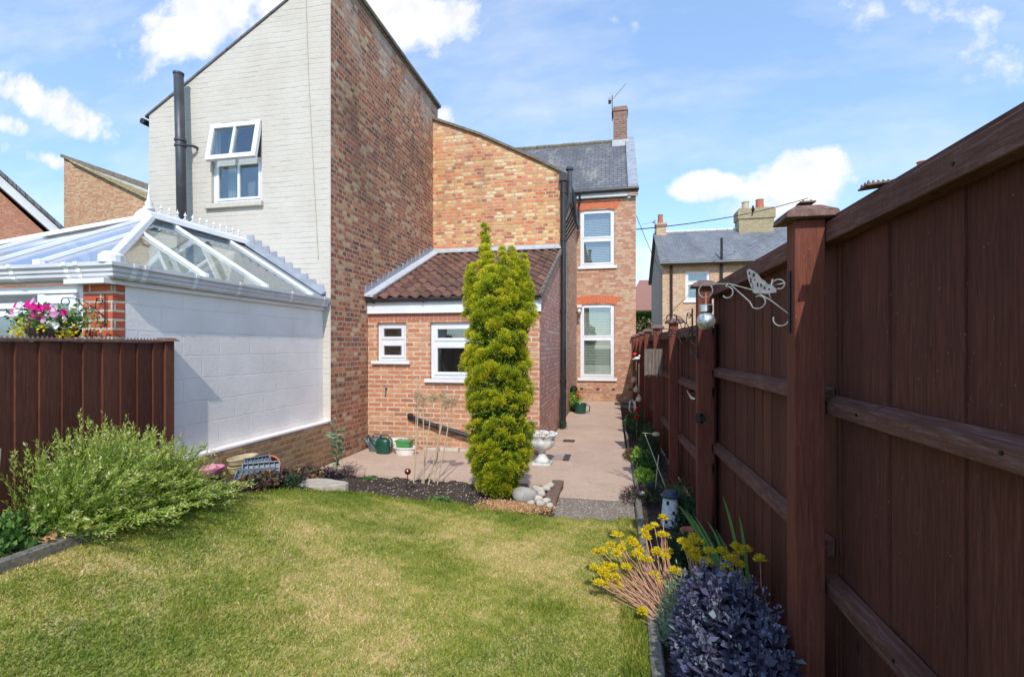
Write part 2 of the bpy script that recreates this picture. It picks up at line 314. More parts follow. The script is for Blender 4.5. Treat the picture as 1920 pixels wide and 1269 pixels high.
M['wire'] = plain('wire', (.02, .02, .02), (.02, .02, .02), .6, 5, 0)
M['solar_globe'] = plain('mosaic_globe', (.75, .76, .74), (.25, .27, .28), .12, 55, .5, .004, metal=.7)
M['amber_globe'] = plain('amber_globe', (.62, .52, .36), (.42, .36, .26), .15, 30, .3, .004, spec=.8)
# mossy tiles
def tiles(name, c1, c2, c3, moss, mossamt, sc=18):
    m, t, p = new_mat(name); v = pos(t)
    oi = N(t, 'ShaderNodeAttribute'); oi.attribute_name = 'tint'
    col = ramp(t, oi.outputs['Fac'], [(0, c1), (.4, c2), (.75, c3), (1, c1)])
    col = mixc(t, rng_n(t, noise(t, v, sc, 5, .7), .4, .7, 0, .5), col, tuple(x * .35 for x in c2))
    col = mixc(t, rng_n(t, noise(t, v, 2.4, 7, .75), .50, .66, 0, mossamt), col, moss)
    t.links.new(col, p.inputs['Base Color']); p.inputs['Roughness'].default_value = .85
    bump(t, p, noise(t, v, 60, 4, .7), .5, .006); return m
M['pantile'] = tiles('pantile', (.13, .062, .048), (.18, .082, .060), (.25, .12, .088), (.13, .10, .04), .7)
M['pantile_bg'] = tiles('pantile_bg', (.34, .16, .12), (.40, .2, .15), (.3, .14, .1), (.3, .2, .15), .3)
M['coping'] = plain('coping', (.22, .19, .14), (.12, .10, .07), .9, 12, .5)
M['moss_tile'] = plain('moss_tile', (.23, .19, .08), (.36, .31, .2), .9, 8, .5)
def slate(name, c1, c2, streak):
    m, t, p = new_mat(name); v = pos(t)
    b = N(t, 'ShaderNodeTexBrick'); mp = N(t, 'ShaderNodeMapping'); t.links.new(v, mp.inputs[0]); t.links.new(mp.outputs[0], b.inputs['Vector'])
    b.inputs['Color1'].default_value = (0, 0, 0, 1); b.inputs['Color2'].default_value = (1, 1, 1, 1); b.inputs['Mortar'].default_value = (0, 0, 0, 1)
    b.inputs['Scale'].default_value = 1; b.inputs['Mortar Size'].default_value = .008; b.inputs['Brick Width'].default_value = .25; b.inputs['Row Height'].default_value = .15
    col = mixc(t, b.outputs[0], c1, c2)
    col = mixc(t, b.outputs['Fac'], col, tuple(x * .35 for x in c1))
    col = mixc(t, rng_n(t, noise(t, v, 1.4, 6, .7, (1, .35, .35)), .45, .68, 0, .7), col, tuple(x * .55 for x in c1))
    col = mixc(t, rng_n(t, noise(t, v, 1.9, 7, .75, (1.4, .35, .35)), .54, .68, 0, .55), col, streak)
    t.links.new(col, p.inputs['Base Color']); p.inputs['Roughness'].default_value = .7
    bump(t, p, math_n(t, 'ADD', b.outputs[0], math_n(t, 'MULTIPLY', b.outputs['Fac'], -2)), .6, .012); return m
M['slate'] = slate('slate', (.125, .125, .135), (.18, .18, .19), (.36, .34, .25))
M['slate_far'] = slate('slate_far', (.17, .18, .20), (.22, .23, .25), (.32, .32, .3))
# glass
def glass(name, tint=(1, 1, 1), refl=(.9, .95, 1), amt=.12, rough=.01):
    m = bpy.data.materials.new(name); m.use_nodes = True; t = m.node_tree; t.nodes.clear()
    o = N(t, 'ShaderNodeOutputMaterial'); tr = N(t, 'ShaderNodeBsdfTransparent'); g = N(t, 'ShaderNodeBsdfGlossy')
    tr.inputs[0].default_value = tuple(tint) + (1,); g.inputs[0].default_value = tuple(refl) + (1,); g.inputs['Roughness'].default_value = rough
    lw = N(t, 'ShaderNodeLayerWeight'); lw.inputs[0].default_value = .5
    f = math_n(t, 'ADD', math_n(t, 'MULTIPLY', math_n(t, 'POWER', lw.outputs['Facing'], 3.5), .85), amt, clamp=True)
    mx = N(t, 'ShaderNodeMixShader'); t.links.new(f, mx.inputs[0]); t.links.new(tr.outputs[0], mx.inputs[1]); t.links.new(g.outputs[0], mx.inputs[2])
    t.links.new(mx.outputs[0], o.inputs[0]); return m
M['glass'] = glass('window_glass', (.86, .9, .88), amt=.13)
M['glass_sky'] = glass('window_glass_bright', (.82, .86, .86), amt=.14)
M['roof_glass'] = glass('roof_glass', (.74, .80, .80), amt=.06)
M['roof_glass_front'] = glass('roof_glass_front', (.60, .68, .76), (.95, .97, 1), amt=.30, rough=.12)
# foliage
def leafmat(name, stops, trans=.3, rough=.55, spec=.3):
    m, t, p = new_mat(name)
    a = N(t, 'ShaderNodeAttribute'); a.attribute_name = 'tint'
    col = ramp(t, a.outputs['Fac'], stops)
    t.links.new(col, p.inputs['Base Color']); p.inputs['Roughness'].default_value = rough; p.inputs['Specular IOR Level'].default_value = spec
    if trans:
        o = [n for n in t.nodes if n.type == 'OUTPUT_MATERIAL'][0]
        tl = N(t, 'ShaderNodeBsdfTranslucent'); t.links.new(col, tl.inputs[0])
        mx = N(t, 'ShaderNodeMixShader'); mx.inputs[0].default_value = trans
        t.links.new(p.outputs[0], mx.inputs[1]); t.links.new(tl.outputs[0], mx.inputs[2]); t.links.new(mx.outputs[0], o.inputs[0])
    return m
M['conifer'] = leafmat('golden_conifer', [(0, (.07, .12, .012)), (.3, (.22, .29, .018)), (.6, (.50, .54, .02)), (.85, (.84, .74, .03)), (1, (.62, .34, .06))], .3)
M['bush'] = leafmat('feathery_bush', [(0, (.05, .13, .02)), (.45, (.23, .38, .045)), (.8, (.46, .54, .10)), (.92, (.66, .64, .25)), (1, (.80, .76, .50))], .3)
M['grass'] = leafmat('grass_blades', [(0, (.14, .215, .025)), (.35, (.31, .35, .045)), (.60, (.54, .47, .12)), (.8, (.76, .56, .27)), (1, (.86, .64, .36))], .25)
M['leaf'] = leafmat('green_leaf', [(0, (.03, .08, .02)), (.6, (.09, .20, .04)), (1, (.2, .35, .08))])
M['leaf_dark'] = leafmat('dark_leaf', [(0, (.015, .03, .015)), (.6, (.035, .075, .03)), (1, (.08, .14, .06))])
M['leaf_lime'] = leafmat('lime_leaf', [(0, (.15, .32, .03)), (1, (.45, .62, .08))])
M['leaf_grey'] = leafmat('grey_green_leaf', [(0, (.16, .24, .13)), (1, (.36, .45, .28))], .2)
M['leaf_purple'] = leafmat('purple_leaf', [(0, (.045, .04, .07)), (.5, (.105, .10, .165)), (.8, (.17, .17, .245)), (1, (.22, .28, .25))], .12, .45, .5)
M['leaf_black'] = leafmat('black_leaf', [(0, (.012, .01, .014)), (.7, (.04, .025, .04)), (1, (.10, .05, .04))], .1)
M['leaf_bronze'] = leafmat('bronze_leaf', [(0, (.05, .025, .03)), (.5, (.09, .05, .05)), (.8, (.12, .13, .05)), (1, (.45, .2, .06))], .15)
M['yellow_fl'] = leafmat('yellow_flower', [(0, (.55, .42, .02)), (.5, (.85, .66, .02)), (1, (.9, .78, .05))], .3)
M['sedum_stem'] = leafmat('pink_stem', [(0, (.55, .30, .18)), (1, (.68, .46, .30))], 0)
M['pinkflower'] = leafmat('magenta_flower', [(0, (.62, .01, .20)), (1, (.82, .03, .36))], .3)
M['whiteflower'] = leafmat('white_flower', [(0, (.8, .78, .8)), (.6, (.88, .80, .86)), (1, (.72, .30, .55))], .3)
M['redflower'] = leafmat('red_flower', [(0, (.55, .01, .01)), (1, (.75, .03, .03))], .3)
M['allium'] = leafmat('dry_seedhead', [(0, (.52, .38, .22)), (1, (.70, .54, .34))], .2)
M['hedge'] = leafmat('hedge', [(0, (.04, .14, .015)), (1, (.15, .34, .04))], .2)
M['litter'] = leafmat('brown_litter', [(0, (.36, .19, .08)), (.6, (.60, .34, .15)), (1, (.70, .50, .30))], 0)

# ground materials
def lawn_tint(t, v):
    a = noise(t, v, 1.5, 6, .68, dist=.5); b = noise(t, v, 7, 4, .7)
    return math_n(t, 'ADD', math_n(t, 'MULTIPLY', a, .75), math_n(t, 'MULTIPLY', b, .25))
m, t, p = new_mat('lawn_soil'); v = pos(t)
t.links.new(ramp(t, rng_n(t, lawn_tint(t, v), .38, .62), [(0, (.17, .24, .04)), (.5, (.36, .36, .10)), (1, (.62, .48, .26))]), p.inputs['Base Color'])
p.inputs['Roughness'].default_value = 1; bump(t, p, noise(t, v, 120, 3, .7), .6, .01); M['lawn'] = m
def speckle(name, base, base2, spots, scale, amt, rough=.95, bd=.008, big=.6):
    m, t, p = new_mat(name); v = pos(t)
    col = mixc(t, rng_n(t, noise(t, v, big, 6, .7), .35, .65), base, base2)
    vo = N(t, 'ShaderNodeTexVoronoi'); t.links.new(v, vo.inputs['Vector']); vo.inputs['Scale'].default_value = scale
    sepc = N(t, 'ShaderNodeSeparateColor'); t.links.new(vo.outputs['Color'], sepc.inputs[0])
    n = len(spots); sp = ramp(t, sepc.outputs[0], [(i / n, c) for i, c in enumerate(spots)], 'CONSTANT')
    col = mixc(t, rng_n(t, noise(t, v, 2.6, 8, .75), .48, .68, 0, .45), col, tuple(x * .62 for x in base))
    f = math_n(t, 'MULTIPLY', math_n(t, 'GREATER_THAN', sepc.outputs[1], 1 - amt), rng_n(t, vo.outputs['Distance'], .28, .42, 1, 0))
    col = mixc(t, f, col, sp)
    col = mixc(t, rng_n(t, noise(t, v, scale * 2.2, 3, .7), .5, .75, 0, .35), col, tuple(x * .5 for x in base))
    t.links.new(col, p.inputs['Base Color']); p.inputs['Roughness'].default_value = rough; p.inputs['Specular IOR Level'].default_value = .2
    bump(t, p, math_n(t, 'ADD', f, noise(t, v, scale, 4, .7)), .8, bd); return m
M['soil'] = speckle('soil', (.085, .06, .045), (.05, .037, .03), [(.26, .20, .15), (.2, .15, .11), (.38, .32, .26), (.28, .17, .1)], 60, .35, bd=.015, big=3)
M['patio'] = speckle('patio', (.62, .455, .345), (.53, .385, .295), [(.66, .48, .38), (.38, .25, .18), (.62, .44, .34), (.28, .19, .15)], 85, .55, bd=.003, big=.9)
M['concrete'] = speckle('aggregate', (.30, .23, .18), (.23, .18, .14), [(.55, .48, .38), (.4, .33, .25), (.65, .6, .52), (.2, .16, .13)], 42, .6, bd=.008, big=2)
M['ground'] = plain('far_ground', (.16, .18, .07), (.20, .17, .09), 1, 1.2, .3)

# ================================================================ mesh building
class MB:
    def __init__(s): s.v = []; s.f = []; s.t = []; s.tint = 0.0
    def add(s, vs, fs):
        b = len(s.v); s.v += [tuple(q) for q in vs]; s.t += [s.tint] * len(vs); s.f += [tuple(b + i for i in f) for f in fs]; return s
    def box(s, x0, x1, y0, y1, z0, z1):
        vs = [(x0, y0, z0), (x1, y0, z0), (x1, y1, z0), (x0, y1, z0), (x0, y0, z1), (x1, y0, z1), (x1, y1, z1), (x0, y1, z1)]
        return s.add(vs, [(0, 3, 2, 1), (4, 5, 6, 7), (0, 1, 5, 4), (1, 2, 6, 5), (2, 3, 7, 6), (3, 0, 4, 7)])
    def hexa(s, lo, hi):  # 4 lower, 4 upper points
        return s.add(list(lo) + list(hi), [(0, 3, 2, 1), (4, 5, 6, 7), (0, 1, 5, 4), (1, 2, 6, 5), (2, 3, 7, 6), (3, 0, 4, 7)])
    def prism_y(s, pts, y0, y1):  # polygon in xz, counterclockwise seen from -Y
        n = len(pts); vs = [(x, y0, z) for x, z in pts] + [(x, y1, z) for x, z in pts]
        return s.add(vs, [tuple(range(n)), tuple(range(2 * n - 1, n - 1, -1))] + [(i, i + n, (i + 1) % n + n, (i + 1) % n) for i in range(n)])
    def prism_x(s, pts, x0, x1):  # polygon in yz, ccw seen from +X
        n = len(pts); vs = [(x1, y, z) for y, z in pts] + [(x0, y, z) for y, z in pts]
        return s.add(vs, [tuple(range(n)), tuple(range(2 * n - 1, n - 1, -1))] + [(i, i + n, (i + 1) % n + n, (i + 1) % n) for i in range(n)])
    def prism_z(s, pts, z0, z1):
        n = len(pts); vs = [(x, y, z1) for x, y in pts] + [(x, y, z0) for x, y in pts]
        return s.add(vs, [tuple(range(n)), tuple(range(2 * n - 1, n - 1, -1))] + [(i, i + n, (i + 1) % n + n, (i + 1) % n) for i in range(n)])
    def tube(s, pts, r, n=8, cap=True):
        pts = [Vector(q) for q in pts]; rs = r if isinstance(r, (list, tuple)) else [r] * len(pts)
        base = len(s.v); up = None
        for i, q in enumerate(pts):
            d = (pts[min(i + 1, len(pts) - 1)] - pts[max(i - 1, 0)]).normalized()
            if up is None:
                up = Vector((0, 0, 1)) if abs(d.z) < .9 else Vector((1, 0, 0))
            a = d.cross(up).normalized(); up = a.cross(d).normalized()
            for k in range(n):
                w = 2 * math.pi * k / n
                s.v.append(tuple(q + (a * math.cos(w) + up * math.sin(w)) * rs[i])); s.t.append(s.tint)
        for i in range(len(pts) - 1):
            for k in range(n):
                k2 = (k + 1) % n
                s.f.append((base + i * n + k, base + i * n + k2, base + (i + 1) * n + k2, base + (i + 1) * n + k))
        if cap:
            s.f.append(tuple(base + k for k in range(n - 1, -1, -1))); L = base + (len(pts) - 1) * n
            s.f.append(tuple(L + k for k in range(n)))
        return s
    def lathe(s, c, prof, n=24, sx=1, sy=1, fl=None):
        base = len(s.v); cx, cy, cz = c
        for i, (r, z) in enumerate(prof):
            for k in range(n):
                w = 2 * math.pi * k / n; rr = r; zz = z
                if fl: rr, zz = fl(i, w, r, z)
                s.v.append((cx + math.cos(w) * rr * sx, cy + math.sin(w) * rr * sy, cz + zz)); s.t.append(s.tint)
        for i in range(len(prof) - 1):
            for k in range(n):
                k2 = (k + 1) % n
                s.f.append((base + i * n + k, base + i * n + k2, base + (i + 1) * n + k2, base + (i + 1) * n + k))
        s.f.append(tuple(base + k for k in range(n - 1, -1, -1))); L = base + (len(prof) - 1) * n
        s.f.append(tuple(L + k for k in range(n)))
        return s
    def ball(s, c, r, n=14, sz=1.0, sx=1, sy=1):
        m_ = max(6, n // 2)
        return s.lathe(c, [(max(1e-4, r * math.sin(math.pi * i / m_)), -r * sz * math.cos(math.pi * i / m_)) for i in range(m_ + 1)], n, sx, sy)
    def build(s, name, mat, parent=None, smooth=False, at=None, bevel=0):
        me = bpy.data.meshes.new(name); me.from_pydata(s.v, [], s.f); me.validate()
        if any(s.t) or mat.name.startswith('fence') or mat.name.startswith('pantile'):
            if len(me.vertices) == len(s.t):
                a = me.attributes.new('tint', 'FLOAT', 'POINT'); a.data.foreach_set('value', s.t)
        return link(me, name, mat, parent, smooth, at, bevel)
def link(me, name, mat, parent=None, smooth=False, at=None, bevel=0):
    me.materials.append(mat)
    if smooth: me.polygons.foreach_set('use_smooth', [True] * len(me.polygons))
    o = bpy.data.objects.new(name, me); COL.objects.link(o)
    if parent is not None:
        o.parent = parent; a = Vector((0, 0, 0)); q = parent
        while q is not None: a += q.location; q = q.parent
        o.location = -a
    elif at is not None:
        me.transform(__import__('mathutils').Matrix.Translation(-Vector(at))); o.location = at
    if bevel:
        b = o.modifiers.new('bevel', 'BEVEL'); b.width = bevel; b.segments = 2; b.limit_method = 'ANGLE'
    return o
def thing(name, label, cat, loc=(0, 0, 0), group=None):
    o = bpy.data.objects.new(name, None); COL.objects.link(o); o.location = loc; o.empty_display_size = .1
    o['label'] = label; o['category'] = cat
    if group: o['group'] = group
    return o
def tag(o, label=None, cat=None, group=None, kind=None):
    if label: o['label'] = label
    if cat: o['category'] = cat
    if group: o['group'] = group
    if kind: o['kind'] = kind
    return o
def leafmesh(P, D, L, Wd, T, fold=.15, Nn=None):
    """many separate leaves: P base, D unit direction, L length, Wd width, T tint"""
    P = np.asarray(P, float); D = np.asarray(D, float); n = len(P)
    D /= np.linalg.norm(D, axis=1, keepdims=True) + 1e-9
    L = np.broadcast_to(np.asarray(L, float), (n,))[:, None]; Wd = np.broadcast_to(np.asarray(Wd, float), (n,))[:, None]
    rn = rng.normal(size=(n, 3)) if Nn is None else Nn + rng.normal(size=(n, 3)) * .25
    S = np.cross(D, rn); S /= np.linalg.norm(S, axis=1, keepdims=True) + 1e-9
    U = np.cross(S, D)
    a = P; b = P + D * L * .5 + S * Wd * .5 + U * Wd * fold; c = P + D * L; d = P + D * L * .5 - S * Wd * .5 + U * Wd * fold
    V = np.stack([a, b, c, d], 1).reshape(-1, 3)
    return V, np.repeat(np.broadcast_to(np.asarray(T, float), (n,)), 4)
def foliage(name, mat, parts, parent=None, at=None):
    V = np.concatenate([q[0] for q in parts]); T = np.concatenate([q[1] for q in parts]); n = len(V) // 4
    me = bpy.data.meshes.new(name); me.vertices.add(4 * n); me.vertices.foreach_set('co', V.ravel())
    me.loops.add(4 * n); me.loops.foreach_set('vertex_index', np.arange(4 * n))
    me.polygons.add(n); me.polygons.foreach_set('loop_start', np.arange(0, 4 * n, 4)); me.polygons.foreach_set('loop_total', np.full(n, 4))
    me.update(calc_edges=True)
    a = me.attributes.new('tint', 'FLOAT', 'POINT'); a.data.foreach_set('value', np.clip(T, 0, 1))
    return link(me, name, mat, parent, False, at)
def unit(n, up=0.0, seed=None):
    d = rng.normal(size=(n, 3)); d /= np.linalg.norm(d, axis=1, keepdims=True); d[:, 2] += up
    d /= np.linalg.norm(d, axis=1, keepdims=True); return d

# ================================================================ the ground
def sm(x): x = max(0., min(1., x)); return x * x * (3 - 2 * x)
def gz_(x, y):  # the garden rises gently to the left and towards the viewer
    return .44 * sm((-x - 1.3) / 2.4) * sm((5.9 - y) / 2.2)
def gza(X, Y):
    s = lambda q: np.clip(q, 0, 1) ** 2 * (3 - 2 * np.clip(q, 0, 1))
    return .44 * s((-X - 1.3) / 2.4) * s((5.9 - Y) / 2.2)
g = MB(); g.add([(-400, -400, -.12), (400, -400, -.12), (400, 400, -.12), (-400, 400, -.12)], [(0, 1, 2, 3)])
tag(g.build('ground', M['ground']), kind='structure')
BX = [-3.4, -3.25, -3.1, -2.92, -2.75, -2.54, -2.11, -1.63, -1.15, -.58, .26]; BY = [3.4, 3.5, 3.75, 4.19, 4.47, 4.72, 4.82, 4.95, 4.85, 4.75, 4.8]
def back(x):
        return float(np.interp(x, BX, BY)) + .02 * math.sin(x * 23) + .015 * math.sin(x * 61)
def sheet(name, mat, x0, x1, yf0, yf1, nx, ny, zf, kind='structure', label=None, cat=None):
    b = MB(); vs = []; fs = []
    for i in range(nx + 1):
        x = x0 + (x1 - x0) * i / nx; a, c = yf0(x), yf1(x)
        for j in range(ny + 1):
            y = a + (c - a) * j / ny; vs.append((x, y, zf(x, y)))
    for i in range(nx):
        for j in range(ny):
            k = i * (ny + 1) + j; fs.append((k, k + ny + 1, k + ny + 2, k + 1))
    b.add(vs, fs); return tag(b.build(name, mat, smooth=True), kind=kind)
sheet('lawn', M['lawn'], -3.33, .215, lambda x: -2.5, back, 60, 90, lambda x, y: gz_(x, y))
rough = lambda x, y: .012 * math.sin(x * 17 + y * 9) + .010 * math.sin(x * 41 - y * 33) + .006 * math.sin(x * 83 + y * 71)
sheet('bed_soil', M['soil'], -3.96, -.62, lambda x: back(x) - .12 if x > -3.31 else 3.2, lambda x: 6.35 if x < -3.7 else 5.915, 110, 60,
      lambda x, y: gz_(x, y) - .03 + rough(x, y) + (.03 * sm((y - 4.9) / .5) * sm((5.9 - y) / .3)))
sheet('bed_soil', M['soil'], -3.96, -3.30, lambda x: -2.5, lambda x: 3.25, 8, 70, lambda x, y: gz_(x, y) - .015 + rough(x, y))
sheet('bed_soil', M['soil'], .212, 1.0, lambda x: -2.5, lambda x: 13.6, 14, 150, lambda x, y: -.01 + rough(x, y))
# patio and path: one L-shaped sheet
b = MB()
b.prism_z([(-3.92, 5.92), (-.56, 5.90), (-.60, 5.46), (.245, 5.44), (.24, 7.3), (.19, 8.5), (.19, 15.29), (-1.09, 15.29), (-1.09, 7.47), (-3.92, 7.47)], -.09, 0)
tag(b.build('patio_path', M['patio']), kind='structure')
b = MB(); b.prism_z([(-.60, 5.452), (-.56, 4.70), (.25, 4.74), (.245, 5.432)], -.09, -.004)
tag(b.build('concrete_path', M['concrete']), kind='structure')
# grass
def blades(n, xr, yr, hmin, hmax, keep=None, w=.0045, lean=.55, dense=1.0):
    X = rng.uniform(*xr, n); Y = yr[0] + (yr[1] - yr[0]) * rng.random(n) ** dense
    bk = np.interp(X, BX, BY) + .02 * np.sin(X * 23) + .03
    k = (Y < bk) & (X > -3.32) & (X < .185 + .012 * (Y - 2.5))
    if keep is not None: k &= keep(X, Y)
    X, Y, bk = X[k], Y[k], bk[k]; Z = gza(X, Y) - .003
    P = np.stack([X, Y, Z], 1); D = unit(len(X)); D[:, 2] = np.abs(D[:, 2]) + lean
    # patchiness: dry straw against green, from summed waves
    q = (np.sin(X * 2.1 + 1.3 * np.sin(Y * 1.7)) * np.cos(Y * 2.6 + X * .8) + .7 * np.sin(X * 5.3 + 2 * np.sin(Y * 4.1)) * np.sin(Y * 6.1 - X * 2.2)
         + .5 * np.sin(X * 13 + 3 * np.sin(Y * 9)) * np.sin(Y * 15 + 2 * np.sin(X * 11)) + .3 * np.sin(X * 31 + Y * 7) * np.sin(Y * 29 - X * 13))
    q = q / 2.1
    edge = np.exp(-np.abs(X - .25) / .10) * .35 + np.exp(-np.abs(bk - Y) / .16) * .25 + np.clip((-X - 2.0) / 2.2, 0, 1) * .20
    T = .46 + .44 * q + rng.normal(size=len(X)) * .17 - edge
    L = rng.uniform(hmin, hmax, len(X)) * (1 + .3 * (T < .35))
    return leafmesh(P, D, L, rng.uniform(.6, 1.3, len(X)) * w, T, .1)
parts = [blades(360000, (-3.33, .26), (1.6, 5.1), .009, .025), blades(30000, (-3.33, .26), (.2, 1.7), .02, .04),
         blades(16000, (.05, .20), (1.2, 4.95), .02, .06, w=.005, lean=1.3), blades(26000, (-3.3, -.9), (3.6, 5.05), .015, .05, lean=.9, keep=lambda X, Y: Y > np.interp(X, BX, BY) - .10),
         blades(4000, (-3.47, -3.3), (1.5, 5.2), .03, .08, lean=1.0)]
parts.append(blades(9000, (-3.3, .25), (1.7, 3.6), .02, .05, w=.006, lean=.35))
# tufts of coarser grass
for (cx, cy, r_) in ((-1.9, 2.55, .13), (-2.25, 2.35, .10), (-1.35, 3.7, .10), (-.4, 3.1, .07), (-1.75, 4.05, .09), (-3.0, 2.2, .16)):
    n_ = 260; X = cx + rng.normal(size=n_) * r_; Y = cy + rng.normal(size=n_) * r_ * .6
    D = unit(n_); D[:, 2] = np.abs(D[:, 2]) + .7
    parts.append(leafmesh(np.stack([X, Y, gza(X, Y)], 1), D, rng.uniform(.03, .055, n_), .005, rng.uniform(.05, .38, n_), .1))
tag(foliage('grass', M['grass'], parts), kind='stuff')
# ================================================================ window makers
def wall_y(b, x0, x1, z0, z1, Y, holes, depth=.11, th=.22):
    """brick wall facing -Y with rectangular openings, reveals included"""
    xs = sorted({x0, x1} | {h[0] for h in holes} | {h[1] for h in holes}); zs = sorted({z0, z1} | {h[2] for h in holes} | {h[3] for h in holes})
    for i in range(len(xs) - 1):
        for j in range(len(zs) - 1):
            cx, cz = (xs[i] + xs[i + 1]) / 2, (zs[j] + zs[j + 1]) / 2
            if any(h[0] < cx < h[1] and h[2] < cz < h[3] for h in holes): continue
            b.add([(xs[i], Y, zs[j]), (xs[i + 1], Y, zs[j]), (xs[i + 1], Y, zs[j + 1]), (xs[i], Y, zs[j + 1])], [(0, 1, 2, 3)])
    for (a, c, d, e) in holes:
        y2 = Y + depth
        b.add([(a, Y, d), (a, y2, d), (a, y2, e), (a, Y, e)], [(0, 1, 2, 3)])
        b.add([(c, Y, d), (c, Y, e), (c, y2, e), (c, y2, d)], [(0, 1, 2, 3)])
        b.add([(a, Y, d), (c, Y, d), (c, y2, d), (a, y2, d)], [(0, 1, 2, 3)])
        b.add([(a, Y, e), (a, y2, e), (c, y2, e), (c, Y, e)], [(0, 1, 2, 3)])
def frame_box(b, x0, x1, z0, z1, y0, y1, w):
    b.box(x0, x0 + w, y0, y1, z0, z1); b.box(x1 - w, x1, y0, y1, z0, z1)
    b.box(x0 + w, x1 - w, y0, y1, z0, z0 + w); b.box(x0 + w, x1 - w, y0, y1, z1 - w, z1)
def window(parent, x0, x1, z0, z1, Y, bars=(), fw=.055, sillz=None, gl='glass', split=None, room='interior', sashw=.045, sillm='sill', sill_out=.06, rd=.5):
    w = MB(); yf = Y + .05
    frame_box(w, x0, x1, z0, z1, yf, yf + .07, fw)
    cells = [(x0 + fw, x1 - fw, z0 + fw, z1 - fw)]
    if split:
        w.box(x0 + fw, x1 - fw, yf, yf + .07, split - .03, split + .03)
        cells = [(x0 + fw, x1 - fw, z0 + fw, split - .03), (x0 + fw, x1 - fw, split + .03, z1 - fw)]
    fr = w.build('window_frame', M['upvc'], parent, bevel=.004)
    for i, (a, c, d, e) in enumerate(cells):
        s_ = MB(); frame_box(s_, a, c, d, e, yf - .012, yf + .03, sashw)
        s_.build('sash', M['upvc'], fr, bevel=.004)
        p_ = MB(); p_.box(a + sashw, c - sashw, yf + .012, yf + .018, d + sashw, e - sashw)
        p_.build('pane', M[gl], fr)
    r_ = MB(); y2 = Y + .115; y3 = Y + rd
    r_.add([(x0, y3, z0), (x1, y3, z0), (x1, y3, z1), (x0, y3, z1)], [(0, 1, 2, 3)])
    r_.add([(x0, y2, z0), (x0, y3, z0), (x0, y3, z1), (x0, y2, z1)], [(0, 1, 2, 3)])
    r_.add([(x1, y2, z0), (x1, y2, z1), (x1, y3, z1), (x1, y3, z0)], [(0, 1, 2, 3)])
    r_.add([(x0, y2, z0), (x1, y2, z0), (x1, y3, z0), (x0, y3, z0)], [(0, 1, 2, 3)])
    r_.add([(x0, y2, z1), (x0, y3, z1), (x1, y3, z1), (x1, y2, z1)], [(0, 1, 2, 3)])
    r_.build('room', M[room], fr)
    if sillz:
        s_ = MB(); s_.box(x0 - .08, x1 + .08, Y - sill_out, Y + .05, z0 - sillz, z0); s_.build('sill', M[sillm], fr, bevel=.006)
    return fr
# ================================================================ painted neighbour house with tall brick flank
XT, YG, YW = -3.93, 6.38, 10.46
hs = thing('painted_house', 'tall neighbouring house with cream painted gable and long dark red brick side wall', 'house', (-5.4, 8.4, 0))
HW = (-5.90, -5.04, 3.78, 4.98)
b = MB(); wall_y(b, -7.02, XT, 0, 5.23, YG, [HW])
b.add([(-7.02, YG, 5.23), (XT, YG, 5.23), (XT, YG, 7.07)], [(0, 1, 2)])
gw = b.build('gable_wall', M['paint_gable'], hs)
b = MB(); b.add([(XT, YG, 0), (XT, YW + .3, 0), (XT, YW + .3, 7.07), (XT, YG, 7.07)], [(0, 1, 2, 3)])
b.add([(XT, YW + .3, 0), (-7.02, YW + .3, 0), (-7.02, YW + .3, 5.23), (XT, YW + .3, 7.07)], [(0, 1, 2, 3)])
b.add([(-7.02, YG, 0), (-7.02, YG, 5.23), (-7.02, YW + .3, 5.23), (-7.02, YW + .3, 0)], [(0, 1, 2, 3)])
b.build('side_wall', M['brick_tall'], hs)
b = MB()
b.hexa([(-7.08, YG - .02, 5.185), (XT + .03, YG - .02, 7.075), (XT + .03, YW + .32, 7.085), (-7.08, YW + .32, 5.185)],
       [(-7.08, YG - .02, 5.215), (XT + .03, YG - .02, 7.105), (XT + .03, YW + .32, 7.135), (-7.08, YW + .32, 5.215)])
b.build('roof', M['slate'], hs)
b = MB(); b.box(XT - .12, XT + .07, YG - .06, YW + .34, 7.10, 7.17); b.build('roof_coping', M['coping'], hs, bevel=.01)
# eave gutter end at the left
b = MB(); b.tube([(-7.12, YG - .03, 5.13), (-7.12, YW, 5.13)], .045, 10); b.build('gutter', M['black'], hs)
# cable down the gable near the corner
b = MB(); b.tube([(-4.33, YG - .012, 7.0), (-4.28, YG - .012, 5.6), (-4.20, YG - .012, 4.2), (-4.12, YG - .012, 2.9)], .006, 6); b.build('cable', M['sill_cream'], hs)
# window with tilted upper sash
wf = MB(); yf = YG + .05; fw = .055
frame_box(wf, HW[0], HW[1], HW[2], HW[3], yf, yf + .07, fw); ms_ = 4.42
wf.box(HW[0] + fw, HW[1] - fw, yf, yf + .07, ms_ - .03, ms_ + .03)
wfr = wf.build('window_frame', M['upvc'], hs, bevel=.004)
s_ = MB(); frame_box(s_, HW[0] + fw, HW[1] - fw, HW[2] + fw, ms_ - .03, yf - .01, yf + .03, .035)
xm = (HW[0] + HW[1]) / 2; s_.box(xm - .018, xm + .018, yf - .008, yf + .03, HW[2] + fw + .035, ms_ - .065); s_.build('sash', M['upvc'], wfr)
p_ = MB(); p_.box(HW[0] + .09, HW[1] - .09, yf + .012, yf + .018, HW[2] + .09, ms_ - .06); p_.build('pane', M['glass'], wfr)
ta = R(11.5); zt = HW[3] - .03; hh = zt - (ms_ - .05); x0, x1 = HW[0] + .01, HW[1] - .01
def tl(x, d, o_):  # point on tilted sash: d down from hinge, o_ outward
    return (x, yf - .02 - math.sin(ta) * d - math.cos(ta) * o_, zt - math.cos(ta) * d + math.sin(ta) * o_)
